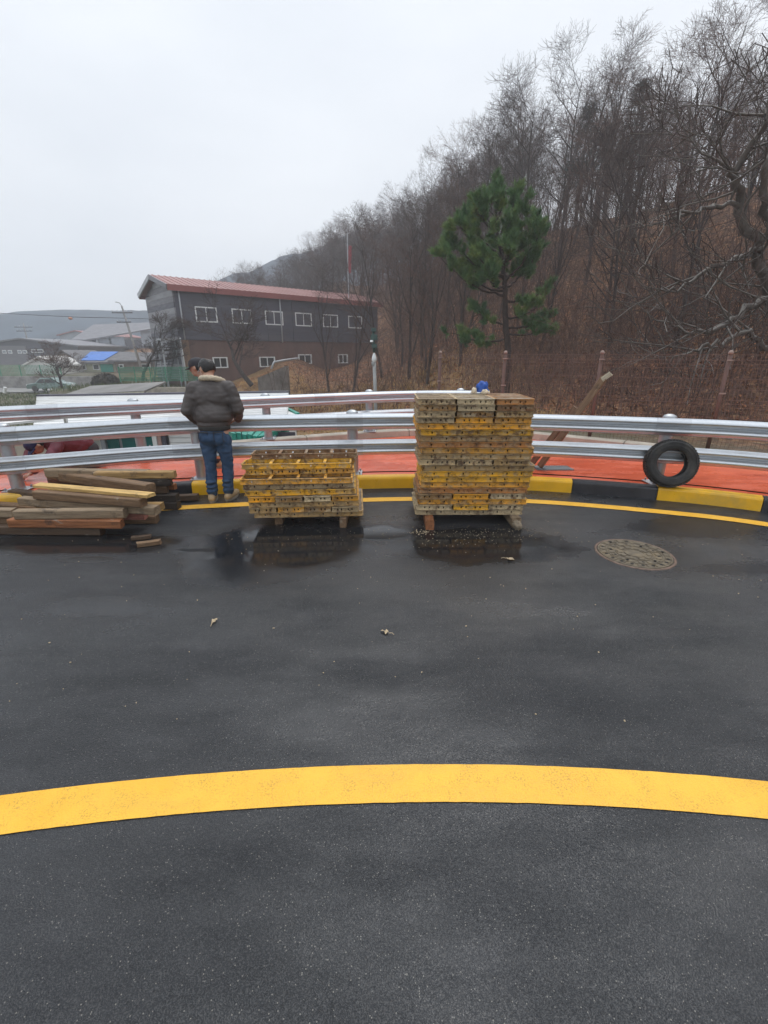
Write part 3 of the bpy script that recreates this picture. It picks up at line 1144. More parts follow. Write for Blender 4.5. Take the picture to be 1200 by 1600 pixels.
tz((27, 803), (196, 801), .222, .09, .090, 'grey', 'thick grey timber with dark scars above the reddish brown one', 3)
tz((34, 782), (246, 797), .235, .09, .085, 'grey', 'long grey timber just below the fresh yellow one', 4)
tz((57, 772), (224, 785), .322, .10, .085, 'brown', 'weathered brown timber directly under the fresh yellow plank', 5)
tz((58, 758), (236, 774), .383, .105, .034, 'yellow', 'fresh yellow sawn plank lying on top of the heap', 6)
tz((98, 744), (236, 763), .355, .11, .10, 'brown', 'wide split brown timber behind the fresh yellow plank', 7)
tz((74, 738), (232, 740), .40, .10, .085, 'grey', 'long grey timber along the back top of the heap', 8)
tz((150, 742), (274, 741), .40, .09, .08, 'ochre', 'short ochre timber end sticking out right behind the heap', 9)
tz((150, 756), (268, 752), .315, .10, .085, 'black', 'blackish timber end under the ochre one', 10)
tz((150, 766), (262, 764), .225, .095, .088, 'dark', 'dark timber end right of the split brown one', 11)
tz((150, 757), (274, 760), .225, .075, .07, 'red', 'small red brown timber end next to the kerb', 12)
tz((120, 780), (278, 777), .135, .10, .088, 'black', 'black wet timber end, lower right of the heap', 13)
tz((120, 792), (280, 789), .046, .10, .090, 'black', 'black timber lying on the asphalt under the heap, right end', 14)
tz((190, 784), (310, 776), .046, .085, .07, 'dark', 'thin dark grey batten sticking out furthest right, towards the man', 15)
tz((60, 793), (254, 791), .150, .085, .08, 'ochre', 'ochre timber end below the long grey timber', 16)
tz((130, 806), (228, 805), .137, .095, .07, 'pink', 'short pinkish painted timber at the front right of the heap', 17)
tz((60, 811), (246, 810), .046, .10, .088, 'brown', 'brown timber on the asphalt below the pinkish one', 18)
tz((-50, 800), (24, 801), .19, .09, .085, 'grey', 'grey timber entering from the frame edge left of the heap', 19)
tz((-60, 812), (30, 812), .10, .085, .085, 'brown', 'brown timber below the grey one at the heap left end', 20)
tz((20, 770), (200, 790), .14, .10, .09, 'dark', 'dark timber buried in the middle of the heap', 21)
tz((-20, 790), (120, 800), .05, .10, .09, 'brown', 'brown timber at the bottom behind the front ones', 22)
tz((60, 760), (250, 776), .05, .10, .09, 'dark', 'dark timber at the bottom back of the heap', 23)
tz((80, 752), (240, 766), .14, .10, .09, 'dark', 'dark timber in the second layer at the back of the heap', 24)
tz((76, 742), (240, 750), .31, .09, .085, 'brown', 'brown timber under the long grey one at the back', 25)
tz((85, 746), (240, 757), .225, .10, .088, 'dark', 'dark brown timber in the third layer at the heap back', 26)
# broken pieces lying on the road
tz((206, 841), (236, 838), .02, .05, .035, 'dark', 'broken dark batten piece on the wet road before the heap', 31, 'broken wood pieces on the wet road')
tz((214, 851), (251, 846), .022, .06, .040, 'brown', 'broken brown batten piece with pale top on the wet road', 32, 'broken wood pieces on the wet road')
# bearers under the stacks
def bearer(x, y0, y1, w, h, col, label, seed):
    return timber_obj((x, y0, h / 2 + .001), (x, y1, h / 2 + .001), w, h, TC[col], label, 'wooden bearers under the panel stacks', name='bearer', seed=seed)
bearer(.465, 4.20, 5.04, .085, .102, 'red', 'reddish square bearer under the tall stack, its left one', 41)
bearer(1.36, 4.28, 5.04, .10, .102, 'grey', 'concrete crusted bearer under the tall stack, its right one', 42)
bearer(-.42, 4.27, 5.06, .07, .102, 'brown', 'stubby bearer under the low stack, its right one', 43)
bearer(-1.1, 4.36, 5.06, .08, .102, 'brown', 'bearer in the shade under the low stack, its left one', 44)
# crust lump on the right bearer
lump = MB()
bm = bmesh.new()
bmesh.ops.create_icosphere(bm, subdivisions=4, radius=.046)
for v_ in bm.verts:
    v_.co += v_.co.normalized() * (.018 * mnoise.noise(v_.co * 22) + .010 * mnoise.noise(v_.co * 70))
lump.add([v_.co for v_ in bm.verts], [[v_.index for v_ in f.verts] for f in bm.faces])
bm.free()
lo_ = obj('concrete_lump', lump, M['concrete_crust'], None, True, True)
lo_.location = (1.355, 4.235, .044)
tag(lo_, 'round crusty concrete lump at the front of the right bearer, tall stack', 'concrete lump')
# leaning planks behind the guardrail
G2 = 'planks leaning on the guardrail'
timber_obj((2.22, 6.22, DECK_Z + .03), (2.72, 5.76, 1.40), .045, .085, (.36, .24, .15, 1), 'long brown plank with pale notched tip leaning on the guardrail back', G2, name='plank', seed=51)
timber_obj((2.13, 6.34, DECK_Z + .03), (2.52, 5.98, 1.02), .045, .08, (.30, .19, .12, 1), 'shorter brown plank leaning behind the long one', G2, name='plank', seed=52)
tip = timber_obj((2.70, 5.765, 1.375), (2.78, 5.72, 1.455), .045, .06, (.62, .55, .42, 1), 'pale broken wooden tip nailed at the top of the leaning plank', None, name='plank_tip', seed=53)

# ------------------------------------------------------------------ tyre
def tyre():
    c = gz(1040, 727, .43)
    base = Vector((3.42, 5.17, .157))
    t = thing('tyre', 'worn black car tyre leaning against the guardrail on the kerb', 'tyre', base)
    Ro, Ri, w = .280, .160, .175
    tilt = Matrix.Rotation(-R(12), 3, 'X')
    yaw = Matrix.Rotation(-.28, 3, 'Z')
    rot = yaw @ tilt @ Matrix.Rotation(PI / 2, 3, 'X')
    cen = Vector((0, 0, 0)) + yaw @ tilt @ Vector((0, 0, Ro)) + Vector((0, .015, .012))
    a = w / 2
    prof = [(Ri, a * .70), (Ri + .012, a * .82), (Ri + .03, a * .90), (Ri + .065, a * 1.02), (Ro - .035, a * .96), (Ro - .014, a * .82), (Ro - .006, a * .6), (Ro, a * .3), (Ro, -a * .3), (Ro - .006, -a * .6), (Ro - .014, -a * .82), (Ro - .035, -a * .96), (Ri + .065, -a * 1.02), (Ri + .03, -a * .90), (Ri, -a * .70), (Ri + .012, -a * .60), (Ri + .055, -a * .8), (Ro - .04, -a * .7), (Ro - .022, 0), (Ro - .04, a * .7), (Ri + .055, a * .8), (Ri + .012, a * .60)]
    obj('casing', MB().lathe(prof, 64, cen, rot=rot, closed=True), M['rubber'], t, True, True)
    mb = MB()
    for k in range(56):
        an = 2 * PI * k / 56
        for j, (u, tw) in enumerate(((-.62, .3), (-.2, -.3), (.22, .3), (.64, -.3))):
            an2 = an + (j % 2) * PI / 56
            rr = Ro - (.004 if abs(u) > .5 else -.001)
            cc = Vector((rr * math.cos(an2), rr * math.sin(an2), u * a))
            rm = Matrix.Rotation(an2, 3, 'Z') @ Matrix.Rotation(tw, 3, 'X')
            mb.box(rot @ cc + cen, (.012, .022, .030), rot @ rm)
    obj('tread_block', mb, M['rubber'], t, False, True)['kind'] = 'stuff'
    mb = MB()
    for rr, zz in ((Ri + .030, a * .915), (Ri + .050, a * .985), (Ri + .078, a * 1.0), (Ri + .088, a * .985)):
        mb.lathe([(rr - .004, zz - .004), (rr, zz + .006), (rr + .004, zz - .004)], 64, cen, rot=rot)
    obj('sidewall_rib', mb, M['rubber'], t, True, True)
tyre()

# ------------------------------------------------------------------ manhole cover
def manhole():
    t = thing('manhole_cover', 'round rusty iron manhole cover with slots, muddy, in the wet road', 'manhole cover', (2.24, 3.64, 0))
    t.scale = (.93, .93, 1)
    obj('rim', MB().lathe([(.352, .0), (.347, .006), (.335, .008), (.328, .004), (.328, -.02)], 64), M['iron_rim'], t, False, True)
    mb = MB().lathe([(.0001, .0045), (.324, .0045), (.324, -.02)], 64)
    for rr, ww in ((.316, .012), (.245, .008), (.165, .007), (.09, .006)):
        mb.lathe([(rr - ww, .0045), (rr - ww * .7, .010), (rr + ww * .3, .010), (rr + ww * .5, .0045)], 64)
    obj('plate', mb, M['iron'], t, False, True)
    mb = MB()
    for (rr, n, sz) in ((.28, 22, (.046, .058)), (.205, 16, (.05, .055)), (.128, 10, (.045, .05))):
        for k in range(n):
            an = 2 * PI * (k + .5 * (n % 3)) / n
            mb.box((rr * math.cos(an), rr * math.sin(an), .007), (sz[0], sz[1], .009), Matrix.Rotation(an, 3, 'Z'), bev=.003)
    obj('raised_pad', mb, M['iron'], t, False, True)['kind'] = 'stuff'
    mb = MB()
    for k in range(20):
        an = 2 * PI * (k + .25) / 20
        if k % 2 == 0 or 10 < k < 19:
            mb.lathe([(.0, .0125), (.015, .0125), (.015, .006)], 10, (.28 * math.cos(an), .28 * math.sin(an), 0))
    for k in range(10):
        an = 2 * PI * (k + .3) / 10
        mb.lathe([(.0, .0122), (.013, .0122), (.013, .006)], 10, (.205 * math.cos(an), .205 * math.sin(an), 0))
    obj('slot', mb, M['dark_hole'], t, False, True)['kind'] = 'stuff'
manhole()

# leaves and crumbs on the road
def leaf(px, py, size, label, seed):
    rg = random.Random(seed)
    p = gz(px, py, .006)
    mb = MB()
    n = 11
    vs = [(0, 0, .010)]
    for k in range(n):
        an = 2 * PI * k / n
        r_ = size * (.55 + .45 * abs(math.cos(an * 1.5 + seed))) * rg.uniform(.6, 1.05)
        vs.append((r_ * math.cos(an) * 1.25, r_ * math.sin(an) * .75, rg.uniform(.001, .016)))
    mb.add(vs, [(0, k + 1, (k + 1) % n + 1) for k in range(n)])
    mb.tube([(size * .9, 0, .006), (size * 1.6, size * .25, .012), (size * 2.1, size * .3, .004)], .0022, 5)
    o = obj('dry_leaf', mb, M['chip'], None, False, True)
    o.location = p
    o.rotation_euler = (0, 0, rg.uniform(0, 6))
    return tag(o, label, 'leaf', 'pale dry leaves on the wet road')
leaf(602, 988, .030, 'small pale dry leaf in the middle of the road', 1)
leaf(797, 874, .036, 'pale dry leaf before the tall stack, beside the manhole', 2)
leaf(335, 971, .030, 'pale dry scrap on the asphalt at mid left, before the low stack', 3)
mb = MB()
rg = random.Random(5)
def crumb(x, y, s):
    mb.box((x, y, s * .3), (s * rg.uniform(.7, 1.6), s * rg.uniform(.5, 1.1), s * .6), Matrix.Rotation(rg.uniform(0, 6), 3, 'Z') @ Matrix.Rotation(rg.uniform(-.4, .4), 3, 'X'))
for k in range(260):
    x, y = rg.gauss(.95, .45), rg.gauss(4.1, .16)
    crumb(x, y, rg.uniform(.0025, .0065))
for k in range(90):
    crumb(rg.gauss(-.8, .45), rg.gauss(4.12, .16), rg.uniform(.002, .005))
for k in range(160):
    crumb(rg.uniform(-3.5, 4), rg.uniform(1.6, 4.6), rg.uniform(.003, .008))
for k in range(45):
    crumb(rg.gauss(.38, .06), rg.gauss(4.14, .035), rg.uniform(.004, .011))
o = obj('wood_debris', mb, M['chip'])
o['kind'] = 'stuff'

# ------------------------------------------------------------------ bare trees
def rdir(d, ang, rg):
    """a direction at angle ang from d, random azimuth"""
    a = d.orthogonal().normalized()
    b = d.cross(a)
    az = rg.uniform(0, 2 * PI)
    return (d * math.cos(ang) + (a * math.cos(az) + b * math.sin(az)) * math.sin(ang)).normalized()

class TreeGen:
    """skeleton of limbs; thick ones go into the wood mesh, fine ones into the twig mesh"""
    def __init__(s, seed):
        s.rg = random.Random(seed)
        s.wood, s.twig, s.n = MB(), MB(), 0
    def limb(s, p, d, L, r, level, P):
        rg = s.rg
        seg = max(3, int(L / P['seg'][level]))
        pts, rad, dirs = [p.copy()], [r], [d.copy()]
        q, dd = p.copy(), d.copy()
        for i in range(seg):
            t = (i + 1) / seg
            dd = (dd + Vector((rg.gauss(0, 1), rg.gauss(0, 1), rg.gauss(0, .7))) * P['wob'][level] + Vector((0, 0, P['up'][level]))).normalized()
            q = q + dd * (L / seg)
            pts.append(q.copy())
            rad.append(max(P['rmin'], r * (1 - t) ** .8 * .95 + r * .10))
            dirs.append(dd.copy())
        sides = [8, 6, 4, 3, 3][level]
        (s.wood if level <= P['wood'] else s.twig).tube(pts, rad, sides, cap=False)
        if level + 1 < P['levels']:
            n = P['kids'][level]
            n = max(1, int(n * rg.uniform(.75, 1.25)))
            t0 = P['start'][level]
            for k in range(n):
                t = t0 + (1 - t0) * (k + rg.random()) / n
                f = t * seg
                i = min(seg - 1, int(f))
                pp = pts[i].lerp(pts[i + 1], f - i)
                rr = rad[i] + (rad[i + 1] - rad[i]) * (f - i)
                ang = R(rg.uniform(*P['ang'][level]))
                nd = rdir(dirs[i], ang, rg)
                if nd.z < P['minz']:
                    nd.z = abs(nd.z) * .5
                    nd.normalize()
                LL = P['len'][level] * (1.15 - .6 * t if P.get('taper', True) else 1) * rg.uniform(.7, 1.25)
                s.limb(pp, nd, LL, max(P['rmin'], min(rr * .72, P['rad'][level] * rg.uniform(.7, 1.2))), level + 1, P)
    def finish(s, name, root, mats):
        obj('trunk', s.wood, mats[0], root, True, True)
        if s.twig.v:
            obj('crown', s.twig, mats[1], root, False, True)

FOREST = dict(seg=[1.1, .7, .5, .4, .3], wob=[.05, .09, .14, .18, .2], up=[.03, .06, .05, .04, .03], rmin=.0065, wood=1, levels=5, kids=[13, 7, 6, 4], start=[.20, .25, .2, .15],
              ang=[(28, 54), (24, 54), (28, 60), (28, 64)], len=[5.0, 2.5, 1.3, .70], rad=[.060, .026, .0125, .0075], minz=-.05)
FORK = dict(FOREST, kids=[7, 8, 6, 4], start=[.14, .2, .2, .15], ang=[(16, 38), (26, 54), (28, 60), (28, 64)], len=[7.4, 2.8, 1.3, .70], rad=[.085, .029, .0125, .0075])
SPREAD = dict(seg=[.6, .5, .4, .3, .25], wob=[.12, .16, .2, .22, .22], up=[.02, .05, .05, .05, .02], rmin=.009, wood=2, levels=5, kids=[9, 7, 6, 4], start=[.22, .2, .2, .2],
              ang=[(40, 72), (30, 60), (30, 60), (30, 60)], len=[3.2, 1.5, .8, .42], rad=[.055, .028, .016, .010], minz=-.1)
templates = []
for k in range(7):
    P = FOREST if k % 2 == 0 else FORK
    tg = TreeGen(100 + k)
    H = [13.5, 11.5, 15.0, 12.5, 14.2, 13.0, 12.0][k]
    t = thing('bare_tree', 'bare leafless tree with grey brown trunk in the misty hillside wood', 'tree', (0, 0, 0), 0, 'bare trees in the misty hillside wood')
    tg.limb(Vector((0, 0, -.5)), Vector((rng.uniform(-.06, .06), rng.uniform(-.06, .06), 1)).normalized(), H, [.15, .17, .18, .16, .15, .14, .15][k], 0, P)
    tg.finish('bare_tree', t, (M['bark'], M['twig'] if k % 3 else M['twig_red']))
    templates.append(t)
def put_tree(T, x, y, rz, sc, label=None, tilt=(0, 0), sink=0.0, group=True):
    z = terr(x, y) - sink
    if T.name not in USED:
        USED.add(T.name)
        o = T
        o.location = (x, y, z)
        o.rotation_euler = (tilt[0], tilt[1], rz)
        o.scale = (sc,) * 3
    else:
        o = dup(T, (x, y, z), rz, scale=sc, tilt=tilt)
    if label:
        o['label'] = label
    if not group and 'group' in o:
        del o['group']
    return o
rt = random.Random(21)
placed = []
def far_enough(x, y, d):
    return all((x - a) ** 2 + (y - b) ** 2 > d * d for a, b in placed)
n_try = 0
while len(placed) < 285 and n_try < 9000:
    n_try += 1
    s_ = 4 + 44 * rt.random() ** .85
    al = rt.uniform(-38, 95)          # along the foot of the hill, away from the camera
    # point on the hill from foot coordinates
    x = -4 + .78 * s_ - .62 * (al - 0) 
    y = 25 + .62 * s_ + .78 * (al - 0)
    if y < 13 or y > 105 or x > y * 1.05 + 4 or x < -.32 * y - 2:
        continue
    # keep the building and the view to it clear
    if x < .5 + (y - 30) * .03 and y < 62:
        continue
    if abs(x - 4.4 * y / 17) < 1.3 and y < 24:
        continue
    if not far_enough(x, y, 2.3 if s_ > 14 else 1.9):
        continue
    placed.append((x, y))
    sc = (rt.uniform(.60, .76) * (1 - .22 * smooth(11, 26, x)) if s_ > 13 else rt.uniform(.34, .56))
    ti = rt.randrange(7)
    px_ = 600 + FPX * x / (y * cP + 2.0)
    form = 'forked' if ti % 2 else 'straight'
    hue = 'grey twigged' if ti % 3 else 'red brown twigged'
    size = 'slender young' if sc < .45 else ('small' if sc < .57 else ('tall' if sc < .70 else 'very tall'))
    high = 'low on the slope' if s_ < 9 else ('halfway up the slope' if s_ < 20 else ('near the hilltop' if s_ < 32 else 'on the skyline'))
    spot = 'beyond the red roof' if px_ < 590 else ('above the lamp post' if px_ < 660 else ('left of the pine' if px_ < 720 else ('behind the pine' if px_ < 850 else ('right of the pine' if px_ < 980 else 'behind the gnarled tree'))))
    put_tree(templates[ti], x, y, rt.uniform(0, 6.28), sc, f'{size} {form} {hue} bare tree {high}, {spot}', tilt=(rt.gauss(0, .05), rt.gauss(-.05, .06)))
print('trees', len(placed))
# single trees in front of the wood, over the roof end
for (px, yy, k, sc, tl, lab) in ((512, 34, 1, .56, -.26, 'bare tree leaning left with its crown over the red roof'), (548, 30, 3, .56, -.16, 'bare tree leaning left, just right of the red roof end'), (596, 31, 5, .62, -.12, 'slender bare tree right behind the lamp post'), (640, 27, 1, .60, -.10, 'forked bare tree between the lamp post and the pine'), (668, 24, 3, .52, -.06, 'bare tree just left of the green pine')):
    p = gy(px, 560, yy)
    put_tree(templates[k], p.x, yy, 1.3 * k, sc, lab, (0, tl), group=False)

# low spreading tree before the building
def spread_tree(name, x, y, z, H, r, lab, seed, mats, lean=(0, 0), P=SPREAD, group=None):
    tg = TreeGen(seed)
    t = thing(name, lab, 'tree', (x, y, z), 0, group)
    tg.limb(Vector((0, 0, -.3)), Vector((lean[0], lean[1], 1)).normalized(), H, r, 0, P)
    tg.finish(name, t, mats)
    return t
p = gy(392, 588, 27)
spread_tree('bare_tree', p.x, 27, p.z - .2, 3.6, .15, 'dark crooked bare tree leaning left before the brown brick wall', 301, (M['bark'], M['twig']), (-.55, 0), dict(SPREAD, len=[3.0, 1.4, .75, .4]))
p = gy(98, 612, 40)
spread_tree('bare_tree', p.x, 40, p.z, 2.9, .12, 'small red brown bare tree beside the parked car', 302, (M['bark'], M['twig_red']), (-.1, 0), dict(SPREAD, len=[2.4, 1.2, .7, .4]))
p = gy(222, 588, 37)
spread_tree('bare_tree', p.x, 37, p.z, 4.4, .13, 'bare tree in front of the long grey factory, left of the outside stair', 303, (M['bark'], M['twig']), (.0, 0), dict(SPREAD, len=[2.4, 1.2, .7, .4]))

# the gnarled tree at the right edge: limbs given by their course
def gnarled():
    rg = random.Random(77)
    base = Vector((13.2, 12.6, terr(13.2, 12.6)))
    t = thing('gnarled_tree', 'big gnarled bare tree with pale lichen on its long limbs, at the right edge', 'tree', base)
    tg = TreeGen(78)
    P = dict(SPREAD, rmin=.009, levels=4, kids=[0, 5, 4, 3], start=[.2, .2, .2, .2], ang=[(30, 60), (25, 55), (25, 55), (25, 60)], len=[2, 1.3, .7, .42], rad=[.05, .030, .018, .011], minz=-.5, up=[.0, .012, .02, .03, .0], wob=[.1, .16, .2, .22, .22])
    def course(pts, r0, r1):
        Q = catmull([Vector((v.x, v.y, v.z)) for v in pts], 5)
        Q = [q - base + Vector((rg.gauss(0, .05), rg.gauss(0, .05), rg.gauss(0, .05))) for q in Q]
        n = len(Q)
        rad = [r0 + (r1 - r0) * i / (n - 1) for i in range(n)]
        tg.wood.tube(Q, rad, 9, cap=False)
        for i in range(2, n):
            if i % 2 == 0:
                d = (Q[i] - Q[i - 1]).normalized()
                nd = rdir(d, R(rg.uniform(30, 65)), rg)
                tg.limb(Q[i], nd, rg.uniform(.8, 2.0), min(rad[i] * .7, .030), 1, P)
    B = base
    course([B + Vector((0, 0, -.6)), B + Vector((-.2, 0, 1.6)), gy(1222, 480, 12.6), gy(1185, 390, 12.4), gy(1156, 325, 12.3), gy(1150, 268, 12.2), gy(1180, 215, 12.0), gy(1195, 170, 12.0)], .17, .04)
    course([B + Vector((-.1, 0, .9)), gy(1215, 545, 12.2), gy(1170, 522, 12.0), gy(1120, 535, 11.8), gy(1085, 548, 11.7), gy(1045, 560, 11.7)], .09, .016)
    course([gy(1222, 470, 12.6), gy(1185, 470, 12.2), gy(1130, 505, 12.0), gy(1080, 520, 11.8), gy(1030, 500, 11.9)], .10, .015)
    course([gy(1185, 390, 12.4), gy(1140, 410, 12.2), gy(1090, 430, 12.2), gy(1050, 455, 12.2), gy(1010, 450, 12.2)], .075, .014)
    course([gy(1156, 325, 12.3), gy(1110, 320, 12.2), gy(1060, 330, 12.2), gy(1025, 345, 12.2)], .06, .012)
    course([gy(1222, 430, 12.6), gy(1200, 330, 12.0), gy(1190, 270, 11.7), gy(1215, 190, 11.5)], .12, .03)
    course([gy(1150, 268, 12.2), gy(1115, 250, 12.2), gy(1080, 215, 12.3)], .045, .012)
    tg.finish('gnarled_tree', t, (M['bark_pale'], M['twig']))
gnarled()

# ------------------------------------------------------------------ the green pine
def pine():
    rg = random.Random(5)
    Y = 17.0
    foot = gy(793, 600, Y)
    foot.z = terr(foot.x, Y) - .1
    t = thing('pine_tree', 'green pine tree with dense crown and bare lower trunk behind the wire fence', 'tree', foot)
    wood, nd = MB(), MB()
    def loc(px, py, dy=0):
        return gy(px, py, Y + dy) - foot
    trunk = [Vector((0, 0, -.2)), loc(793, 548), loc(790, 500), loc(789, 462), loc(787, 430), loc(786, 405), loc(778, 372), loc(776, 340), loc(775, 305)]
    tr = catmull(trunk, 4)
    tr = [v + Vector((rg.gauss(0, .015), rg.gauss(0, .015), 0)) for v in tr]
    wood.tube(tr, [.125 - .10 * i / (len(tr) - 1) for i in range(len(tr))], 9)
    def tuft(p, d, size, n):
        """shoot with long needles pointing outward"""
        a = d.orthogonal().normalized()
        b = d.cross(a)
        for _ in range(n):
            az = rg.uniform(0, 2 * PI)
            sp = R(rg.uniform(8, 68))
            o = (d * math.cos(sp) + (a * math.cos(az) + b * math.sin(az)) * math.sin(sp))
            s0 = p + d * rg.uniform(-.6, .35) * size
            e = s0 + o * size * rg.uniform(.6, 1.05) + Vector((0, 0, .02))
            w_ = o.cross(Vector((rg.gauss(0, 1), rg.gauss(0, 1), rg.gauss(0, 1)))).normalized() * .0070
            nd.add([s0 - w_, s0 + w_, e], [(0, 1, 2)])
    def spray(p, d, L, depth):
        """a small branch ending in upturned shoots"""
        pts = [p]
        q, dd = p, d
        for i in range(4):
            dd = (dd + Vector((rg.gauss(0, .14), rg.gauss(0, .14), rg.gauss(.07, .10)))).normalized()
            q = q + dd * L / 4
            pts.append(q)
        wood.tube(pts, [.017 * L, .013 * L, .010 * L, .008, .006], 4, cap=False)
        if depth > 0:
            for k in range(int(5 + L * 2.5)):
                f = rg.uniform(.25, 1)
                i = min(3, int(f * 4))
                spray(pts[i].lerp(pts[i + 1], f * 4 - i), rdir(dd, R(rg.uniform(25, 70)), rg), L * rg.uniform(.30, .5), depth - 1)
        for k in range(2 if depth else 4):
            f = rg.uniform(.45, 1)
            i = min(3, int(f * 4))
            up = (dd * .7 + Vector((rg.gauss(0, .3), rg.gauss(0, .3), .55))).normalized()
            tuft(pts[i].lerp(pts[i + 1], f * 4 - i), up, rg.uniform(.11, .17), 22)
        tuft(pts[-1], (dd + Vector((0, 0, .5))).normalized(), .20, 34)
    # main branches: start on the trunk, tip, both as the photograph shows them
    BR = [((793, 530), (700, 518), .3, .85), ((793, 522), (862, 512), -.3, .8), ((791, 508), (740, 480), .5, .75), ((791, 512), (858, 492), .5, .75), ((790, 498), (840, 480), -.6, .6), ((790, 470), (862, 450), .2, .55),
          ((789, 462), (682, 400), -.3, .9), ((788, 455), (712, 420), 1.0, 1.0), ((788, 452), (840, 395), .2, 1.2), ((788, 440), (845, 365), -.5, 1.1), ((787, 435), (702, 372), .6, 1.3), ((787, 430), (745, 400), -1.2, 1.1),
          ((786, 420), (716, 350), -.4, 1.2), ((786, 415), (838, 345), .7, 1.1), ((786, 410), (800, 385), -1.3, 1.0), ((784, 400), (730, 335), .9, 1.1), ((782, 390), (822, 322), -.2, 1.0), ((780, 382), (752, 318), -.8, 1.0), ((778, 372), (806, 305), .5, .9), ((777, 362), (742, 322), .2, .9),
          ((776, 352), (788, 302), -.5, .8), ((776, 345), (762, 308), .6, .7), ((775, 330), (778, 296), 0, .6), ((787, 425), (770, 395), 1.5, 1.0), ((788, 448), (760, 430), -1.4, .8), ((787, 432), (815, 410), 1.4, 1.0), ((784, 395), (795, 350), -1.2, 1.0)]
    for (a, b, dy, dens) in BR:
        A, B = loc(*a), loc(*b, dy)
        B = A.lerp(B, .95)
        mid = A.lerp(B, .5) + Vector((0, 0, -.10 * (B - A).length))
        c = catmull([A, mid, B], 6)
        c = [v + Vector((rg.gauss(0, .03), rg.gauss(0, .03), rg.gauss(0, .02))) for v in c]
        n = len(c)
        wood.tube(c, [.042 - .030 * i / (n - 1) for i in range(n)], 6, cap=False)
        L = (B - A).length
        low = a[1] >= 468
        k = int(L * (9.0 if low else 5.0) * dens) + 2
        for _ in range(k):
            f = (.30 if a[1] < 468 else .16) + (.70 if a[1] < 468 else .84) * rg.random() ** .8
            i = min(n - 2, int(f * (n - 1)))
            pp = c[i].lerp(c[i + 1], f * (n - 1) - i)
            d = (c[i + 1] - c[i]).normalized()
            spray(pp, (rdir(d, R(rg.uniform(20, 65)), rg) + Vector((0, 0, .25))).normalized(), (rg.uniform(.16, .30) if low else rg.uniform(.20, .46) * (.35 + .75 * dens)), 1)
        spray(c[-1], (c[-1] - c[-2]).normalized(), .26 if low else .36, 1)
    obj('trunk', wood, M['bark_pine'], t, True, True)
    obj('crown', nd, M['needle'], t, False, True)
pine()

# dark conifers up in the wood
def conifer(px, py, y, h, label, seed):
    rg = random.Random(seed)
    p = gy(px, py, y)
    p.z = terr(p.x, y)
    t = thing('conifer_tree', label, 'tree', p, 0, 'dark conifers in the wood')
    w_, nd = MB(), MB()
    w_.tube([(0, 0, -.3), (0, 0, h * .6), (0, 0, h)], [.16, .09, .02], 6)
    for k in range(150):
        z = h * (.35 + .63 * rg.random())
        rr = (h - z) * .26 + .35
        az = rg.uniform(0, 2 * PI)
        d = Vector((math.cos(az), math.sin(az), rg.uniform(-.1, .35)))
        for j in range(18):
            f = rg.uniform(.15, 1)
            q = Vector((0, 0, z)) + d * rr * f + Vector((rg.gauss(0, .1), rg.gauss(0, .1), rg.gauss(0, .08)))
            e = q + (d * .5 + Vector((rg.gauss(0, .5), rg.gauss(0, .5), rg.gauss(.2, .4)))) * .32
            s_ = Vector((rg.gauss(0, 1), rg.gauss(0, 1), rg.gauss(0, 1))).normalized() * .05
            nd.add([q - s_, q + s_, e], [(0, 1, 2)])
    obj('trunk', w_, M['bark_pine'], t, True, True)
    obj('crown', nd, M['needle_dark'], t, False, True)
conifer(905, 300, 44, 8.5, 'dark conifer among bare trees high above the green pine', 1)
conifer(985, 260, 42, 9.0, 'tallest dark conifer standing out of the bare wood near the skyline', 2)
conifer(935, 290, 52, 8.5, 'dark conifer tree half hidden in the bare wood above the pine', 3)

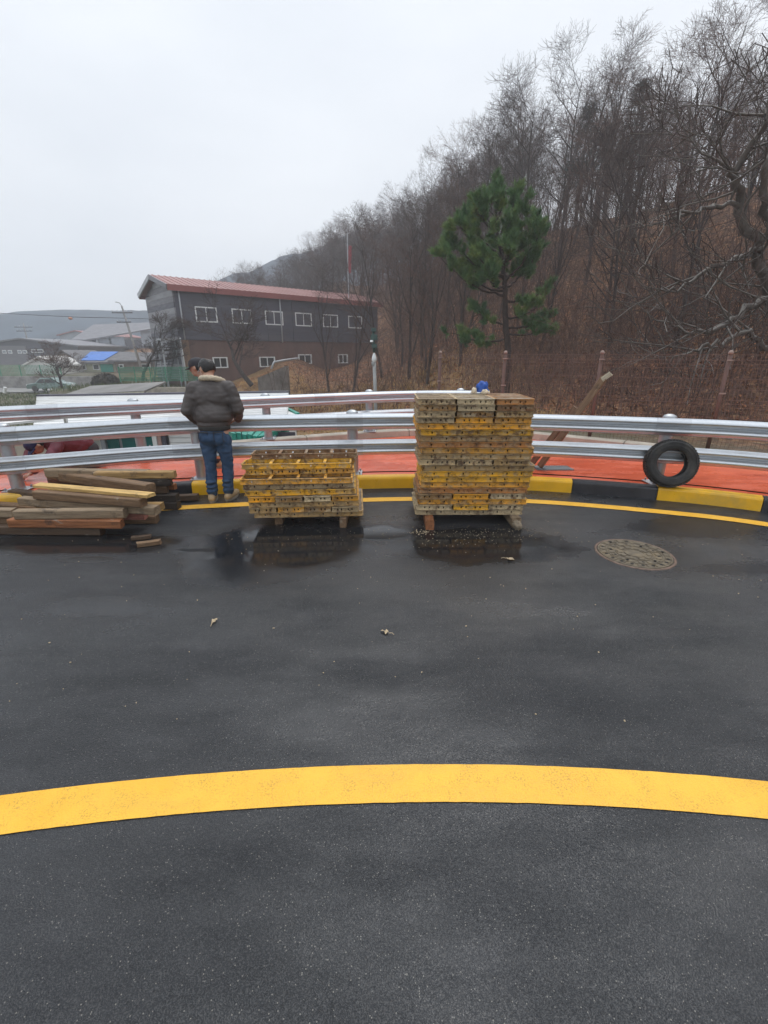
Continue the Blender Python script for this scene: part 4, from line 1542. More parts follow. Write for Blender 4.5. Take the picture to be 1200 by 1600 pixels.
# ------------------------------------------------------------------ undergrowth, leaf litter, straw
def scatter():
    rg = random.Random(9)
    st, lf, sw, gr = MB(), MB(), MB(), MB()
    # leafless brush: thin stems with side twigs
    def stem(x, y, h, mbx, r=.008):
        z = terr(x, y) - .05
        p = Vector((x, y, z))
        d = Vector((rg.gauss(0, .22), rg.gauss(0, .22), 1)).normalized()
        pts = [p]
        for i in range(3):
            d = (d + Vector((rg.gauss(0, .16), rg.gauss(0, .16), 0))).normalized()
            pts.append(pts[-1] + d * h / 3)
        mbx.tube(pts, [r, r * .8, r * .6, r * .35], 3, cap=False)
        for k in range(rg.randrange(3, 7)):
            i = rg.randrange(1, 3)
            q = pts[i].lerp(pts[i + 1], rg.random())
            e = q + (rdir(d, R(rg.uniform(25, 60)), rg)) * h * rg.uniform(.15, .4)
            mbx.tube([q, q.lerp(e, .5) + Vector((0, 0, .02)), e], [r * .55, r * .45, r * .3], 3, cap=False)
    n = 0
    while n < 2100:
        y = rg.uniform(9.6, 22)
        x = rg.uniform(1.0, 16)
        s = hill_s(x, y)
        if s < -1.5 or s > 11 or under_deck(x, y - .8) or x < 2.0 + .16 * (y - 10):
            continue
        stem(x, y, rg.uniform(.7, 2.3), st)
        n += 1
    n = 0
    while n < 5200:
        s = 1.5 + 30 * rg.random()
        al = rg.uniform(-35, 70)
        x, y = -4 + .78 * s - .62 * al, 25 + .62 * s + .78 * al
        if y < 12 or x > y * 1.05 + 3 or x < -.25 * y or (x < 1 and 33 < y < 62):
            continue
        stem(x, y, rg.uniform(1.2, 4.2), st, .013)
        n += 1
    o = obj('brush', st, M['twig_red'])
    tag(o, kind='stuff')
    # fallen leaves, only where they are near enough to show
    n = 0
    while n < 26000:
        s = 14 * rg.random()
        al = rg.uniform(-24, 16)
        x, y = -4 + .78 * s - .62 * al, 25 + .62 * s + .78 * al
        if y < 9.5 or x > y * 1.02 + 1:
            continue
        if under_deck(x, y - .3):
            n += 1
            continue
        z = terr(x, y) + .02
        a = rg.uniform(0, 6.28)
        r = rg.uniform(.035, .085)
        u = Vector((math.cos(a), math.sin(a), rg.gauss(0, .35))) * r
        v = Vector((-math.sin(a), math.cos(a), rg.gauss(0, .35))) * r * .6
        p = Vector((x, y, z + rg.uniform(0, .06)))
        lf.quad(p - u, p - v, p + u, p + v)
        n += 1
    tag(obj('leaf_litter', lf, M['leaf_dry']), kind='stuff')
    # dry straw tussocks on the bank in front of the building
    for k in range(420):
        s = rg.uniform(-2.2, 6.5)
        al = rg.uniform(-15, 14)
        x, y = -4 + .78 * s - .62 * al, 25 + .62 * s + .78 * al
        if y < 10.5 or x > 4.5 or under_deck(x, y - .6):
            continue
        z = terr(x, y)
        for j in range(26):
            a = rg.uniform(0, 6.28)
            L = rg.uniform(.25, .65)
            p = Vector((x + rg.gauss(0, .15), y + rg.gauss(0, .15), z - .02))
            d = Vector((math.cos(a) * .7, math.sin(a) * .7, rg.uniform(.5, 1.1))).normalized()
            e = p + d * L * .6
            f = e + (d + Vector((0, 0, -.9))).normalized() * L * .5
            w_ = Vector((-math.sin(a), math.cos(a), 0)) * .012
            sw.add([p - w_, p + w_, e + w_, e - w_, f], [(0, 1, 2, 3), (3, 2, 4)])
    tag(obj('dry_grass', sw, M['straw']), kind='stuff')
    # green winter grass in the valley at the left
    for k in range(2600):
        x, y = rg.uniform(-46, -13), rg.uniform(20, 50)
        if x > -.42 * y:
            continue
        z = terr(x, y)
        for j in range(7):
            a = rg.uniform(0, 6.28)
            p = Vector((x + rg.gauss(0, .3), y + rg.gauss(0, .3), z - .02))
            e = p + Vector((math.cos(a) * .15, math.sin(a) * .15, rg.uniform(.15, .45)))
            w_ = Vector((-math.sin(a), math.cos(a), 0)) * .03
            gr.add([p - w_, p + w_, e], [(0, 1, 2)])
    tag(obj('winter_grass', gr, M['green_grass']), kind='stuff')
scatter()

# ------------------------------------------------------------------ the brown building with the red roof
M['siding_dark'] = plain('dark_metal_siding', (.075, .072, .095), .5, var=.12, scale=.6, bump=0, dirt=(.105, .10, .11, 1), stretch=(1, 1, 6))
M['siding_light'] = plain('grey_metal_siding', (.25, .245, .26), .5, var=.12, scale=.6, bump=0, stretch=(1, 1, 6))
M['siding_mid'] = plain('mid_metal_siding', (.16, .155, .17), .5, var=.12, scale=.6, bump=0, stretch=(1, 1, 6))
M['brick_wall'] = plain('brown_panel_wall', (.135, .072, .055), .8, var=.22, scale=1.1, bump=.1, dirt=(.10, .065, .055, 1), stretch=(1, 1, .35))
M['roof_red'] = plain('red_metal_roof', (.34, .165, .15), .45, var=.12, scale=.4, bump=0)
M['roof_edge'] = plain('red_roof_edge', (.27, .085, .075), .5, var=.12, scale=.5, bump=0)
M['white_paint'] = plain('white_paint', (.74, .75, .74), .45, var=.06, scale=1.5, bump=0)
M['glass'] = plain('window_glass', (.030, .034, .036), .08, var=.4, scale=.8, bump=0)
M['glass_pale'] = plain('pale_curtained_glass', (.10, .105, .10), .12, var=.5, scale=1.6, bump=0)
M['glass_green'] = plain('green_curtained_glass', (.075, .12, .075), .12, var=.4, scale=.8, bump=0)
M['stair_steel'] = plain('stair_steel', (.10, .10, .105), .5, var=.2, scale=2, bump=0)
M['pipe_grey'] = plain('grey_pipe', (.40, .41, .43), .45, var=.1, scale=2, bump=0)

def P2(o, d, n, s, t, z):
    """point s metres along d and t metres out along n from corner o"""
    return Vector((o.x + d.x * s + n.x * t, o.y + d.y * s + n.y * t, z))
def wall_window(parent, o, d, n, s, z, w, h, glassm, name='window', panes=2):
    q = lambda a, t, zz: P2(o, d, n, a, t, zz)
    fr = MB()
    fw = .09
    for a, b, z0, z1 in ((s, s + w, z, z + fw), (s, s + w, z + h - fw, z + h), (s, s + fw, z + fw, z + h - fw), (s + w - fw, s + w, z + fw, z + h - fw)):
        c = (q(a, .05, z0) + q(b, .05, z1)) / 2
        fr.box(c, (b - a, .12, z1 - z0), Matrix.Rotation(math.atan2(d.y, d.x), 3, 'Z'))
    for k in range(1, panes):
        c = q(s + w * k / panes, .045, z + h / 2)
        fr.box(c, (.06, .08, h - 2 * fw), Matrix.Rotation(math.atan2(d.y, d.x), 3, 'Z'))
    f = obj(name, fr, M['white_paint'], parent)
    f['kind'] = 'stuff' if False else 'thing'
    del f['kind']
    pw = (w - 2 * fw) / panes
    for k in range(panes):
        c = q(s + fw + pw * (k + .5), .012, z + h / 2)
        obj('pane', MB().box(c, (pw - .07, .02, h - 2 * fw), Matrix.Rotation(math.atan2(d.y, d.x), 3, 'Z')), glassm[k % len(glassm)] if isinstance(glassm, list) else glassm, f)
    return f

def brown_building():
    C = Vector((-16.2, 38.0, 0))
    E_ = Vector((-.7, 51.3, 0))
    d = (E_ - C).normalized()
    L = (E_ - C).length
    n = Vector((d.y, -d.x, 0))          # out of the long facade
    e = -n                               # along the gable, away from the facade
    W = 7.5
    ZE, ZB, ZM, ZR = 6.35, -1.4, 2.62, 7.35
    t = thing('workshop_building', 'two storey building with dark siding over brown wall and red metal roof', 'building', (C.x, C.y, ZB))
    rz = math.atan2(d.y, d.x)
    rm = Matrix.Rotation(rz, 3, 'Z')
    def slab(name, s0, s1, t0, t1, z0, z1, mat, bev=0):
        c = P2(C, d, e, (s0 + s1) / 2, (t0 + t1) / 2, (z0 + z1) / 2)
        return obj(name, MB().box(c, (s1 - s0, t1 - t0, z1 - z0), rm), mat, t)
    slab('lower_wall', .03, L, .03, W, ZB, ZM, M['brick_wall'])
    slab('upper_wall', .03, L, .03, W, ZM + .02, ZE, M['siding_dark'])
    # gable end: siding courses, alternating tones, clipped under the roof slopes
    k = 0
    z = ZB + .9
    h = .42
    while z < ZR - .15:
        z1 = min(z + h, ZR - .1)
        zt = z1
        inset = 0 if zt <= ZE else (zt - ZE) / (ZR - ZE) * W / 2
        if W - 2 * inset > .4:
            c = P2(C, d, e, -.03, W / 2, (z + z1) / 2)
            mat = [M['siding_light'], M['siding_mid'], M['siding_light'], M['siding_dark'], M['siding_mid']][k % 5]
            obj('siding_board', MB().box(c, (.10, W - 2 * inset, z1 - z - .015), rm), mat, t)
        z += h
        k += 1
    # triangle behind the boards
    mb = MB()
    tri = [P2(C, d, e, .02, 0, ZE), P2(C, d, e, .02, W, ZE), P2(C, d, e, .02, W / 2, ZR), P2(C, d, e, L, 0, ZE), P2(C, d, e, L, W, ZE), P2(C, d, e, L, W / 2, ZR)]
    mb.add(tri, [(0, 2, 1), (3, 4, 5), (0, 1, 4, 3)])
    obj('gable', mb, M['siding_mid'], t)
    # siding sheets on the long facade
    ns = 8
    for i in range(ns):
        s0, s1 = L * i / ns + .02, L * (i + 1) / ns - .02
        for j, (z0, z1) in enumerate(((ZM + .02, ZM + .62), (ZM + .64, ZE - 1.0), (ZE - .98, ZE - .02))):
            slab('siding_sheet', s0, s1, -.06 if j != 0 else -.075, .0, z0, z1, M['siding_dark'])
    # roof: two slopes with standing seams, and eave boards
    for side in (0, 1):
        mb = MB()
        ov = .35
        ta, tb = (-ov, W / 2) if side == 0 else (W + ov, W / 2)
        za = ZE - ov * (ZR - ZE) / (W / 2) + .12
        A, B = P2(C, d, e, -.5, ta, za), P2(C, d, e, L + .5, ta, za)
        T0, T1 = P2(C, d, e, -.5, tb, ZR + .12), P2(C, d, e, L + .5, tb, ZR + .12)
        up = Vector((0, 0, .14))
        mb.add([A, B, T1, T0, A + up, B + up, T1 + up, T0 + up], [(0, 3, 2, 1), (4, 5, 6, 7), (0, 1, 5, 4), (1, 2, 6, 5), (2, 3, 7, 6), (3, 0, 4, 7)])
        r = obj('roof', mb, M['roof_red'], t)
        for i in range(46):
            f = (i + .5) / 46
            mb = MB().bar(A.lerp(B, f) + up * 1.15, T0.lerp(T1, f) + up * 1.15, .05, .05)
            obj('roof_seam', mb, M['roof_red'], r)
        obj('eave_board', MB().bar(A + Vector((0, 0, -.06)), B + Vector((0, 0, -.06)), .12, .42), M['roof_edge'], t)
        obj('verge_board', MB().bar(A + Vector((0, 0, -.02)) - d * .04, T0 + Vector((0, 0, -.02)) - d * .04, .10, .34), M['pipe_grey'] if side else M['siding_mid'], t)
    # windows
    for i in range(6):
        wall_window(t, C, d, n, 1.45 + i * 3.02, 3.98, 1.75, 1.15, [M['glass_green'], M['glass']] if i == 0 else [[M['glass'], M['glass_pale']], [M['glass_pale'], M['glass']], M['glass']][i % 3])
    for s_, zz, w_ in ((2.4, .42, 1.4), (6.6, .42, 1.7), (10.6, .62, 1.6), (15.2, .62, 1.3)):
        wall_window(t, C, d, n, s_, zz, w_ * .9, .88, M['glass'])
    for s_ in (.35, 9.0):
        p0, p1 = P2(C, d, n, s_, .14, ZE - .05), P2(C, d, n, s_, .14, ZM if s_ < 1 else ZM - .1)
        obj('downpipe', MB().tube([p0, p1], .06, 8), M['pipe_grey'], t, True)
    p0, p1 = P2(C, d, n, -.02, .16, ZM + .15), P2(C, d, n, .06, .16, ZB + .9)
    obj('downpipe', MB().tube([p0, p1], .06, 8), M['white_paint'], t, True)
    slab('corner_panel', .0, .62, -.05, .0, ZB, ZM, plain('tan_corner_panel', (.20, .115, .062), .7, bump=0))
    # outside stair on the gable
    st = MB()
    top, bot = 2.6, ZB + .2
    mk = lambda s_, t_, z_: P2(C, d, e, -s_, t_, z_)
    for k in range(15):
        f = k / 14
        c = mk(.75, 1.0 + 3.4 * f, top - (top - bot) * f)
        obj('stair_tread', MB().box(c, (1.2, .30, .05), rm), M['stair_steel'], t)
    mb = MB()
    for s_ in (.12, 1.38):
        mb.bar(mk(s_, .8, top + .02), mk(s_, 4.6, bot - .1), .06, .24)
    obj('stair_stringer', mb, M['stair_steel'], t)['kind'] = 'stuff'
    obj('stair_landing', MB().box(mk(.75, .35, top + .03), (1.5, 1.3, .12), rm), M['pipe_grey'], t)
    mb = MB()
    for s_ in (.1, 1.45):
        for tt in (-.2, .9):
            mb.tube([mk(s_, tt, ZB), mk(s_, tt, top)], .07, 8)
    obj('stair_post', mb, M['pipe_grey'], t)['kind'] = 'stuff'
    mb = MB()
    for s_ in (.12, 1.42):
        mb.tube([mk(s_, -.2, top + 1.05), mk(s_, .9, top + 1.05), mk(s_, 4.6, bot + .95)], .03, 6)
        for k in range(7):
            f = k / 6
            a = mk(s_, .9 + 3.7 * f, top - (top - bot) * f)
            mb.tube([a, a + Vector((0, 0, 1.02))], .02, 5)
    obj('stair_railing', mb, M['stair_steel'], t)['kind'] = 'stuff'
brown_building()
# retaining piece and drain pipe at the foot of the bank
a, b = gy(402, 588, 31), gy(446, 572, 33)
mb = MB()
a2, b2 = Vector((a.x, a.y, terr(a.x, a.y) - .4)), Vector((b.x, b.y, terr(b.x, b.y) - .3))
wd = Vector((.15, .35, 0))
mb.add([a2, b2, Vector((b.x, b.y, b.z)), Vector((a.x, a.y, a.z - .1)), a2 + wd, b2 + wd, Vector((b.x, b.y, b.z)) + wd, Vector((a.x, a.y, a.z - .1)) + wd], [(0, 1, 2, 3), (5, 4, 7, 6), (3, 2, 6, 7), (4, 0, 3, 7), (1, 5, 6, 2)])
tag(obj('retaining_wall', mb, M['concrete_grey']), 'short sloping grey concrete wall at the foot of the bank before the brown building', 'low wall')
tag(obj('handrail', MB().tube([gy(424, 576, 30.8), gy(428, 566, 31), gy(446, 562.5, 32), gy(466, 560, 33)], .07, 8), M['pipe_grey'], None, True), 'bent grey pipe along the top of the sloping concrete wall', 'pipe')
# red flag on a pole by the roof
p = gy(545, 470, 50)
t = thing('flagpole', 'thin pole with a narrow hanging red banner beyond the red roof', 'flagpole', (p.x, p.y, 2))
obj('pole', MB().tube([(p.x, p.y, 1.5), (p.x, p.y, 12.6)], .05, 6), M['pipe_grey'], t)
M['banner'] = plain('red_banner', (.30, .05, .06), .7, var=.2, bump=0)
obj('banner', MB().box((p.x + .2, p.y, 10.3), (.30, .04, 2.4), Matrix.Rotation(.05, 3, 'Y')), M['banner'], t)

# ------------------------------------------------------------------ lamp post with cameras
def lamp_post():
    Y = 16.0
    b = gy(589, 640, Y)
    b.z = terr(b.x, Y) - .2
    tp = gy(583, 513, Y)
    t = thing('lamp_post', 'grey steel pole with white lamp head and green fittings on the bank', 'pole', b)
    M['pole_grey'] = plain('pole_grey_paint', (.30, .30, .29), .45, var=.15, bump=0)
    M['fit_green'] = plain('green_fitting', (.035, .075, .065), .5, var=.2, bump=0)
    kn = b.lerp(tp, .76)
    obj('pole', MB().tube([b, kn], [.066, .058], 12), M['pole_grey'], t, True)
    obj('lamp_head', MB().lathe([(.001, .24), (.03, .22), (.07, .10), (.085, .02), (.075, -.02), (.06, -.05)], 16, kn), M['white_paint'], t, True)
    obj('camera_dome', MB().lathe([(.001, -.17), (.05, -.15), (.072, -.09), (.075, -.02), (.05, .02)], 16, kn + Vector((-.02, 0, -.05))), M['pole_grey'], t, True)
    obj('mast', MB().tube([kn + Vector((0, 0, .25)), tp], .04, 8), M['fit_green'], t, True)
    for f, w in ((.45, .11), (.72, .14), (.95, .10)):
        obj('fitting', MB().box(kn.lerp(tp, f) + Vector((.02, -.03, 0)), (w * 1.6, w, w * 1.2), bev=.01), M['fit_green'], t)
    obj('cap_light', MB().lathe([(.001, .05), (.05, .03), (.06, -.03)], 10, kn.lerp(tp, .60) + Vector((-.06, -.06, 0))), M['white_paint'], t, True)
lamp_post()

# ------------------------------------------------------------------ sheds just below the walkway
M['sheet_white'] = plain('white_sandwich_panel', (.80, .80, .79), .5, var=.08, scale=.9, bump=0, dirt=(.60, .59, .56, 1))
M['sheet_beige'] = plain('beige_sheet', (.46, .40, .32), .7, var=.12, scale=1.2, bump=.05)
M['teal'] = plain('teal_painted_sheet', (.010, .27, .20), .4, var=.15, scale=1.5, bump=0)
M['teal_glass'] = plain('teal_window', (.012, .13, .125), .2, var=.3, scale=1.2, bump=0)
M['grey_frame'] = plain('grey_frame', (.24, .25, .27), .5, var=.15, bump=0)
M['grey_roof'] = plain('grey_roofing', (.20, .19, .18), .7, var=.25, scale=.6, bump=.1)
M['pinkish'] = plain('pinkish_beam', (.40, .25, .22), .6, var=.15, bump=0)

def white_shed():
    A, B = Vector((-11.5, 15.2, .28)), Vector((-3.15, 15.2, .40))
    Cc, D = Vector((-6.6, 10.2, .02)), Vector((-2.35, 11.0, .22))
    t = thing('white_shed', 'long shed with white ribbed panel roof just below the walkway', 'shed', (-6.5, 12.5, -2.6))
    th = Vector((0, 0, -.16))
    Cl = Vector((-8.3, 10.6, -.04))
    # roof planks laid along the shed
    n = 16
    for k in range(n):
        f0, f1 = k / n, (k + 1) / n - .004
        def row(f):
            l = Cl.lerp(A, f)
            r = D.lerp(B, f)
            return l, r
        (l0, r0), (l1, r1) = row(f0), row(f1)
        up = Vector((0, 0, .035))
        lm0, rm0 = l0.lerp(l1, .82) + up * 0, r0.lerp(r1, .82) + up * 0
        mb = MB()
        mb.add([l0, r0, r1, l1, l0 + th, r0 + th, r1 + th, l1 + th], [(0, 1, 2, 3), (7, 6, 5, 4), (0, 4, 5, 1), (1, 5, 6, 2), (2, 6, 7, 3), (3, 7, 4, 0)])
        mb.add([lm0, rm0, r1, l1, lm0 + up, rm0 + up, r1 + up, l1 + up], [(0, 1, 5, 4), (4, 5, 6, 7), (1, 2, 6, 5), (2, 3, 7, 6), (3, 0, 4, 7)])
        obj('roof_panel', mb, M['sheet_white'], t)
    obj('ridge_strip', MB().bar(A + Vector((0, .1, .06)), B + Vector((0, .1, .06)), .22, .06), M['siding_dark'], t)
    y = 11.25
    obj('wall', MB().box((-5.6, y + 1.9, -1.50), (5.4, 3.4, 2.7)), M['sheet_white'], t)
    # front wall pieces seen between the rails
    x0 = gy(20, 700, 11).x
    obj('wall_panel', MB().box((gy(60, 700, 11).x, 11.0, -1.25), (1.5, .06, 2.2)), M['sheet_beige'], t)
    obj('beam', MB().bar((gy(8, 690, 10.9).x, 10.9, -.12), (gy(118, 684, 10.9).x, 10.9, -.10), .1, .07), M['pinkish'], t)
    for a, b in ((166, 188), (191, 225), (229, 241)):
        xa, xb = gy(a, 693, 11).x, gy(b, 693, 11).x
        f = obj('window', MB().box(((xa + xb) / 2, 11.02, -.75), (xb - xa + .05, .05, 1.5)), M['grey_frame'], t)
        obj('pane', MB().box(((xa + xb) / 2, 10.985, -.75), (xb - xa - .03, .02, 1.42)), M['teal_glass'], f)
    for a, mm in ((244, 'white_paint'), (252, 'pinkish'), (258, 'siding_dark'), (163, 'grey_frame')):
        xa = gy(a, 693, 10.95).x
        obj('post', MB().box((xa, 10.95, -1.2), (.11, .11, 2.5)), M[mm], t)
    xa, xb = gy(266, 693, 11).x, gy(345, 693, 11).x
    for k in range(16):
        z = -.05 - .12 * k
        obj('siding_board', MB().box(((xa + xb) / 2, 11.0, z - .06), (xb - xa, .05, .108)), M['sheet_white'], t)
white_shed()
def lean_to():
    # low white roof plates and dark gap at the left between the two guardrails
    t = thing('lean_to_roof', 'low white lean-to roof with dark underside at far left below the guardrail', 'roof', gy(40, 690, 9.2))
    a, b, c, d_ = gy(-60, 664, 8.9), gy(97, 651, 9.3), gy(100, 655, 8.9), gy(-60, 672, 8.2)
    up = Vector((0, 0, .04))
    obj('roof_plate', MB(), M['sheet_white'], t) if False else None
    mb = MB()
    mb.add([d_, c, b, a, d_ + up, c + up, b + up, a + up], [(0, 3, 2, 1), (4, 5, 6, 7), (0, 1, 5, 4), (1, 2, 6, 5), (2, 3, 7, 6), (3, 0, 4, 7)])
    obj('roof_plate', mb, M['sheet_white'], t)
    q = gy(98, 660, 9.0)
    obj('post', MB().box((q.x, 9.1, q.z - 1.1), (.05, .05, 2.4)), M['white_paint'], t)
lean_to()
def teal_awning():
    t = thing('teal_awning', 'bright teal folded sheet awning beside the standing man, below the walkway', 'awning', gy(400, 700, 10.2))
    P_ = [gy(355, 672, 11.4), gy(420, 668, 11.4), gy(419, 681, 9.6), gy(403, 685, 9.45), gy(366, 677, 10.2)]
    mb = MB()
    n = 6
    top0, top1 = gy(350, 670, 11.6), gy(420, 667, 11.6)
    bot0, bot1 = gy(362, 676.5, 9.9), gy(403, 682, 9.5)
    bot2 = gy(418.5, 679, 9.9)
    dn = Vector((0, 0, -.15))
    for k in range(5):
        f0, f1 = k / 5, (k + 1) / 5 - .03
        z_ = Vector((0, 0, .02 * (k % 2)))
        m_ = MB()
        q = [bot0.lerp(bot1, f0) + z_, bot0.lerp(bot1, f1) + z_, top0.lerp(top1, f1) + z_, top0.lerp(top1, f0) + z_]
        m_.add(q + [v + dn for v in q], [(0, 1, 2, 3), (7, 6, 5, 4), (0, 4, 5, 1), (1, 5, 6, 2), (2, 6, 7, 3), (3, 7, 4, 0)])
        obj('sheet', m_, M['teal'], t)
    m_ = MB()
    q = [bot1, bot2, top1 + Vector((.3, 0, 0)), top1]
    m_.add(q + [v + dn for v in q], [(0, 1, 2, 3), (7, 6, 5, 4), (0, 4, 5, 1), (1, 5, 6, 2), (2, 6, 7, 3), (3, 7, 4, 0)])
    obj('sheet', m_, M['teal'], t)
    for q in (bot0, bot1):
        obj('leg', MB().box((q.x + .05, q.y + .3, q.z - 1.0), (.05, .05, 1.9)), M['grey_frame'], t)
    obj('back_board', MB().box(((bot0.x + bot1.x) / 2, 11.2, bot0.z - .9), (1.6, .05, 1.4)), M['siding_dark'], t)
teal_awning()
def small_shed():
    t = thing('small_shed', 'small shed with white roof and teal edge strips beyond the far guardrail', 'shed', gy(440, 690, 12.5))
    a, b, c, d_ = gy(395, 651, 12), gy(447, 641.5, 13.4), gy(466, 651, 12.6), gy(440, 662, 11.0)
    up = Vector((0, 0, .05))
    mb = MB()
    mb.add([d_, c, b, a, d_ + up, c + up, b + up, a + up], [(0, 3, 2, 1), (4, 5, 6, 7), (0, 1, 5, 4), (1, 2, 6, 5), (2, 3, 7, 6), (3, 0, 4, 7)])
    obj('roof', mb, M['sheet_white'], t)
    obj('edge_strip', MB().bar(a + up, b + up, .09, .09), M['teal'], t)
    obj('edge_strip', MB().bar(b + up * 1.1, c + up * 1.1, .10, .09), M['teal'], t)
    p = gy(444, 678, 12.0)
    obj('wall', MB().box((p.x - .75, 12.3, p.z - .75), (1.0, 1.0, 1.9)), M['sheet_white'], t)
    obj('door', MB().box((p.x - .05, 11.9, p.z - .70), (.36, .3, 1.7)), M['teal'], t)
small_shed()
def canopy():
    Y = 30.0
    A, B = gy(100, 619, Y), gy(226, 613, Y - 2)
    t = thing('yard_canopy', 'flat beige canopy roof on thin posts beyond the white shed', 'canopy', (A.x, Y, -2.6))
    dd = Vector((0, 3.0, .35))
    up = Vector((0, 0, .10))
    mb = MB()
    q = [A, B, B + dd, A + dd]
    mb.add(q + [v + up for v in q], [(3, 2, 1, 0), (4, 5, 6, 7), (0, 1, 5, 4), (1, 2, 6, 5), (2, 3, 7, 6), (3, 0, 4, 7)])
    obj('roof', mb, M['grey_roof'], t)
    obj('fascia', MB().bar(A + Vector((0, -.05, -.12)), B + Vector((0, -.05, -.12)), .05, .34), plain('pale_yellow_fascia', (.45, .42, .30), .6, bump=0), t)
    for f in (.15, .45, .72, .9, .985):
        q_ = A.lerp(B, f)
        obj('post', MB().tube([(q_.x, q_.y + .2, -3.2), (q_.x, q_.y + .2, q_.z)], .06, 6), M['stair_steel'], t)
canopy()

# ------------------------------------------------------------------ the village at the left
M['wall_tan'] = plain('tan_wall', (.34, .25, .185), .8, var=.12, scale=.5, bump=0)
M['wall_cream'] = plain('cream_wall', (.42, .42, .29), .8, var=.12, scale=.4, bump=0)
M['wall_brown'] = plain('brown_stone_wall', (.20, .155, .13), .85, var=.3, scale=1.2, bump=.2)
M['tarp_blue'] = plain('blue_tarp', (.025, .15, .52), .45, var=.15, scale=1.0, bump=.1)
M['roof_slate'] = plain('slate_roof', (.125, .12, .125), .75, var=.25, scale=1.2, bump=.1)
M['pane_grey'] = plain('grey_cladding', (.30, .33, .37), .5, var=.12, scale=.3, bump=0)
M['net_green'] = plain('green_mesh_panel', (.055, .24, .145), .6, var=.25, scale=1.2, bump=0)
M['greenhouse'] = plain('white_sheeting', (.62, .60, .57), .5, var=.1, scale=.6, bump=0)
M['car_paint'] = plain('pale_green_car_paint', (.16, .23, .21), .25, metal=.3, var=.1, scale=1, bump=0)

def gabled(name, label, x0, x1, y0, y1, zb, ze, zr, wm, rm_, axis='y', ov=.5, cat='house'):
    """house with a gable roof, ridge along axis"""
    t = thing(name, label, cat, ((x0 + x1) / 2, y0, zb))
    obj('wall', MB().box(((x0 + x1) / 2, (y0 + y1) / 2, (zb - 1 + ze) / 2), (x1 - x0, y1 - y0, ze - zb + 1)), wm, t)
    mb, gb = MB(), MB()
    th = Vector((0, 0, .22))
    if axis == 'y':
        xm = (x0 + x1) / 2
        k = (zr - ze) / ((x1 - x0) / 2)
        gb.add([(x0, y0 + .01, ze), (x1, y0 + .01, ze), (xm, y0 + .01, zr), (x0, y1, ze), (x1, y1, ze), (xm, y1, zr)], [(0, 1, 2), (4, 3, 5), (0, 3, 4, 1)])
        for sx, xe in ((-1, x0), (1, x1)):
            q = [Vector((xe + sx * ov, y0 - ov, ze - k * ov)), Vector((xm, y0 - ov, zr)), Vector((xm, y1 + ov, zr)), Vector((xe + sx * ov, y1 + ov, ze - k * ov))]
            m_ = MB()
            m_.add(q + [v + th for v in q], [(0, 1, 2, 3), (7, 6, 5, 4), (0, 4, 5, 1), (1, 5, 6, 2), (2, 6, 7, 3), (3, 7, 4, 0)])
            obj('roof', m_, rm_, t)
    else:
        ym = (y0 + y1) / 2
        k = (zr - ze) / ((y1 - y0) / 2)
        gb.add([(x0, y0, ze), (x0, y1, ze), (x0, ym, zr), (x1, y0, ze), (x1, y1, ze), (x1, ym, zr)], [(0, 2, 1), (3, 4, 5), (0, 1, 4, 3)])
        for sy, ye in ((-1, y0), (1, y1)):
            q = [Vector((x0 - ov, ye + sy * ov, ze - k * ov)), Vector((x1 + ov, ye + sy * ov, ze - k * ov)), Vector((x1 + ov, ym, zr)), Vector((x0 - ov, ym, zr))]
            m_ = MB()
            m_.add(q + [v + th for v in q], [(0, 1, 2, 3), (7, 6, 5, 4), (0, 4, 5, 1), (1, 5, 6, 2), (2, 6, 7, 3), (3, 7, 4, 0)])
            obj('roof', m_, rm_, t)
    obj('gable', gb, wm, t)
    return t
def front_window(parent, px0, px1, py0, py1, y, gm='glass', fm='white_paint', f=.12):
    a, b = gy(px0, py1, y), gy(px1, py0, y)
    w, h = b.x - a.x, b.z - a.z
    fr = obj('window', MB().box(((a.x + b.x) / 2, y - .06, (a.z + b.z) / 2), (w, .12, h)), M[fm], parent)
    obj('pane', MB().box(((a.x + b.x) / 2, y - .13, (a.z + b.z) / 2), (w - 2 * f, .06, h - 2 * f)), M[gm], fr)
ZT = -1.05
# dark long shed, far left
Y = 84.0
a, b, c = gy(45, 571, Y), gy(127, 571, Y), gy(84, 530, Y)
e1 = gy(127, 541, Y)
t = gabled('dark_hall', 'dark grey hall with low gable roof at far left', a.x - 9.5, b.x, Y, Y + 22, a.z, e1.z, c.z, M['siding_dark'], M['siding_mid'], 'y', .6, 'building')
front_window(t, 50, 68, 546, 551, Y, 'siding_dark')
for q0 in (5, 14, 29, 37):
    front_window(t, q0, q0 + 5, 547, 552.5, Y, 'pane_grey')
obj('wall_panel', MB().box((gy(20, 560, Y).x, Y - .06, gy(20, 560, Y).z + .3), (gy(44, 560, Y).x - gy(-6, 560, Y).x, .1, 3.6)), M['siding_mid'], t)
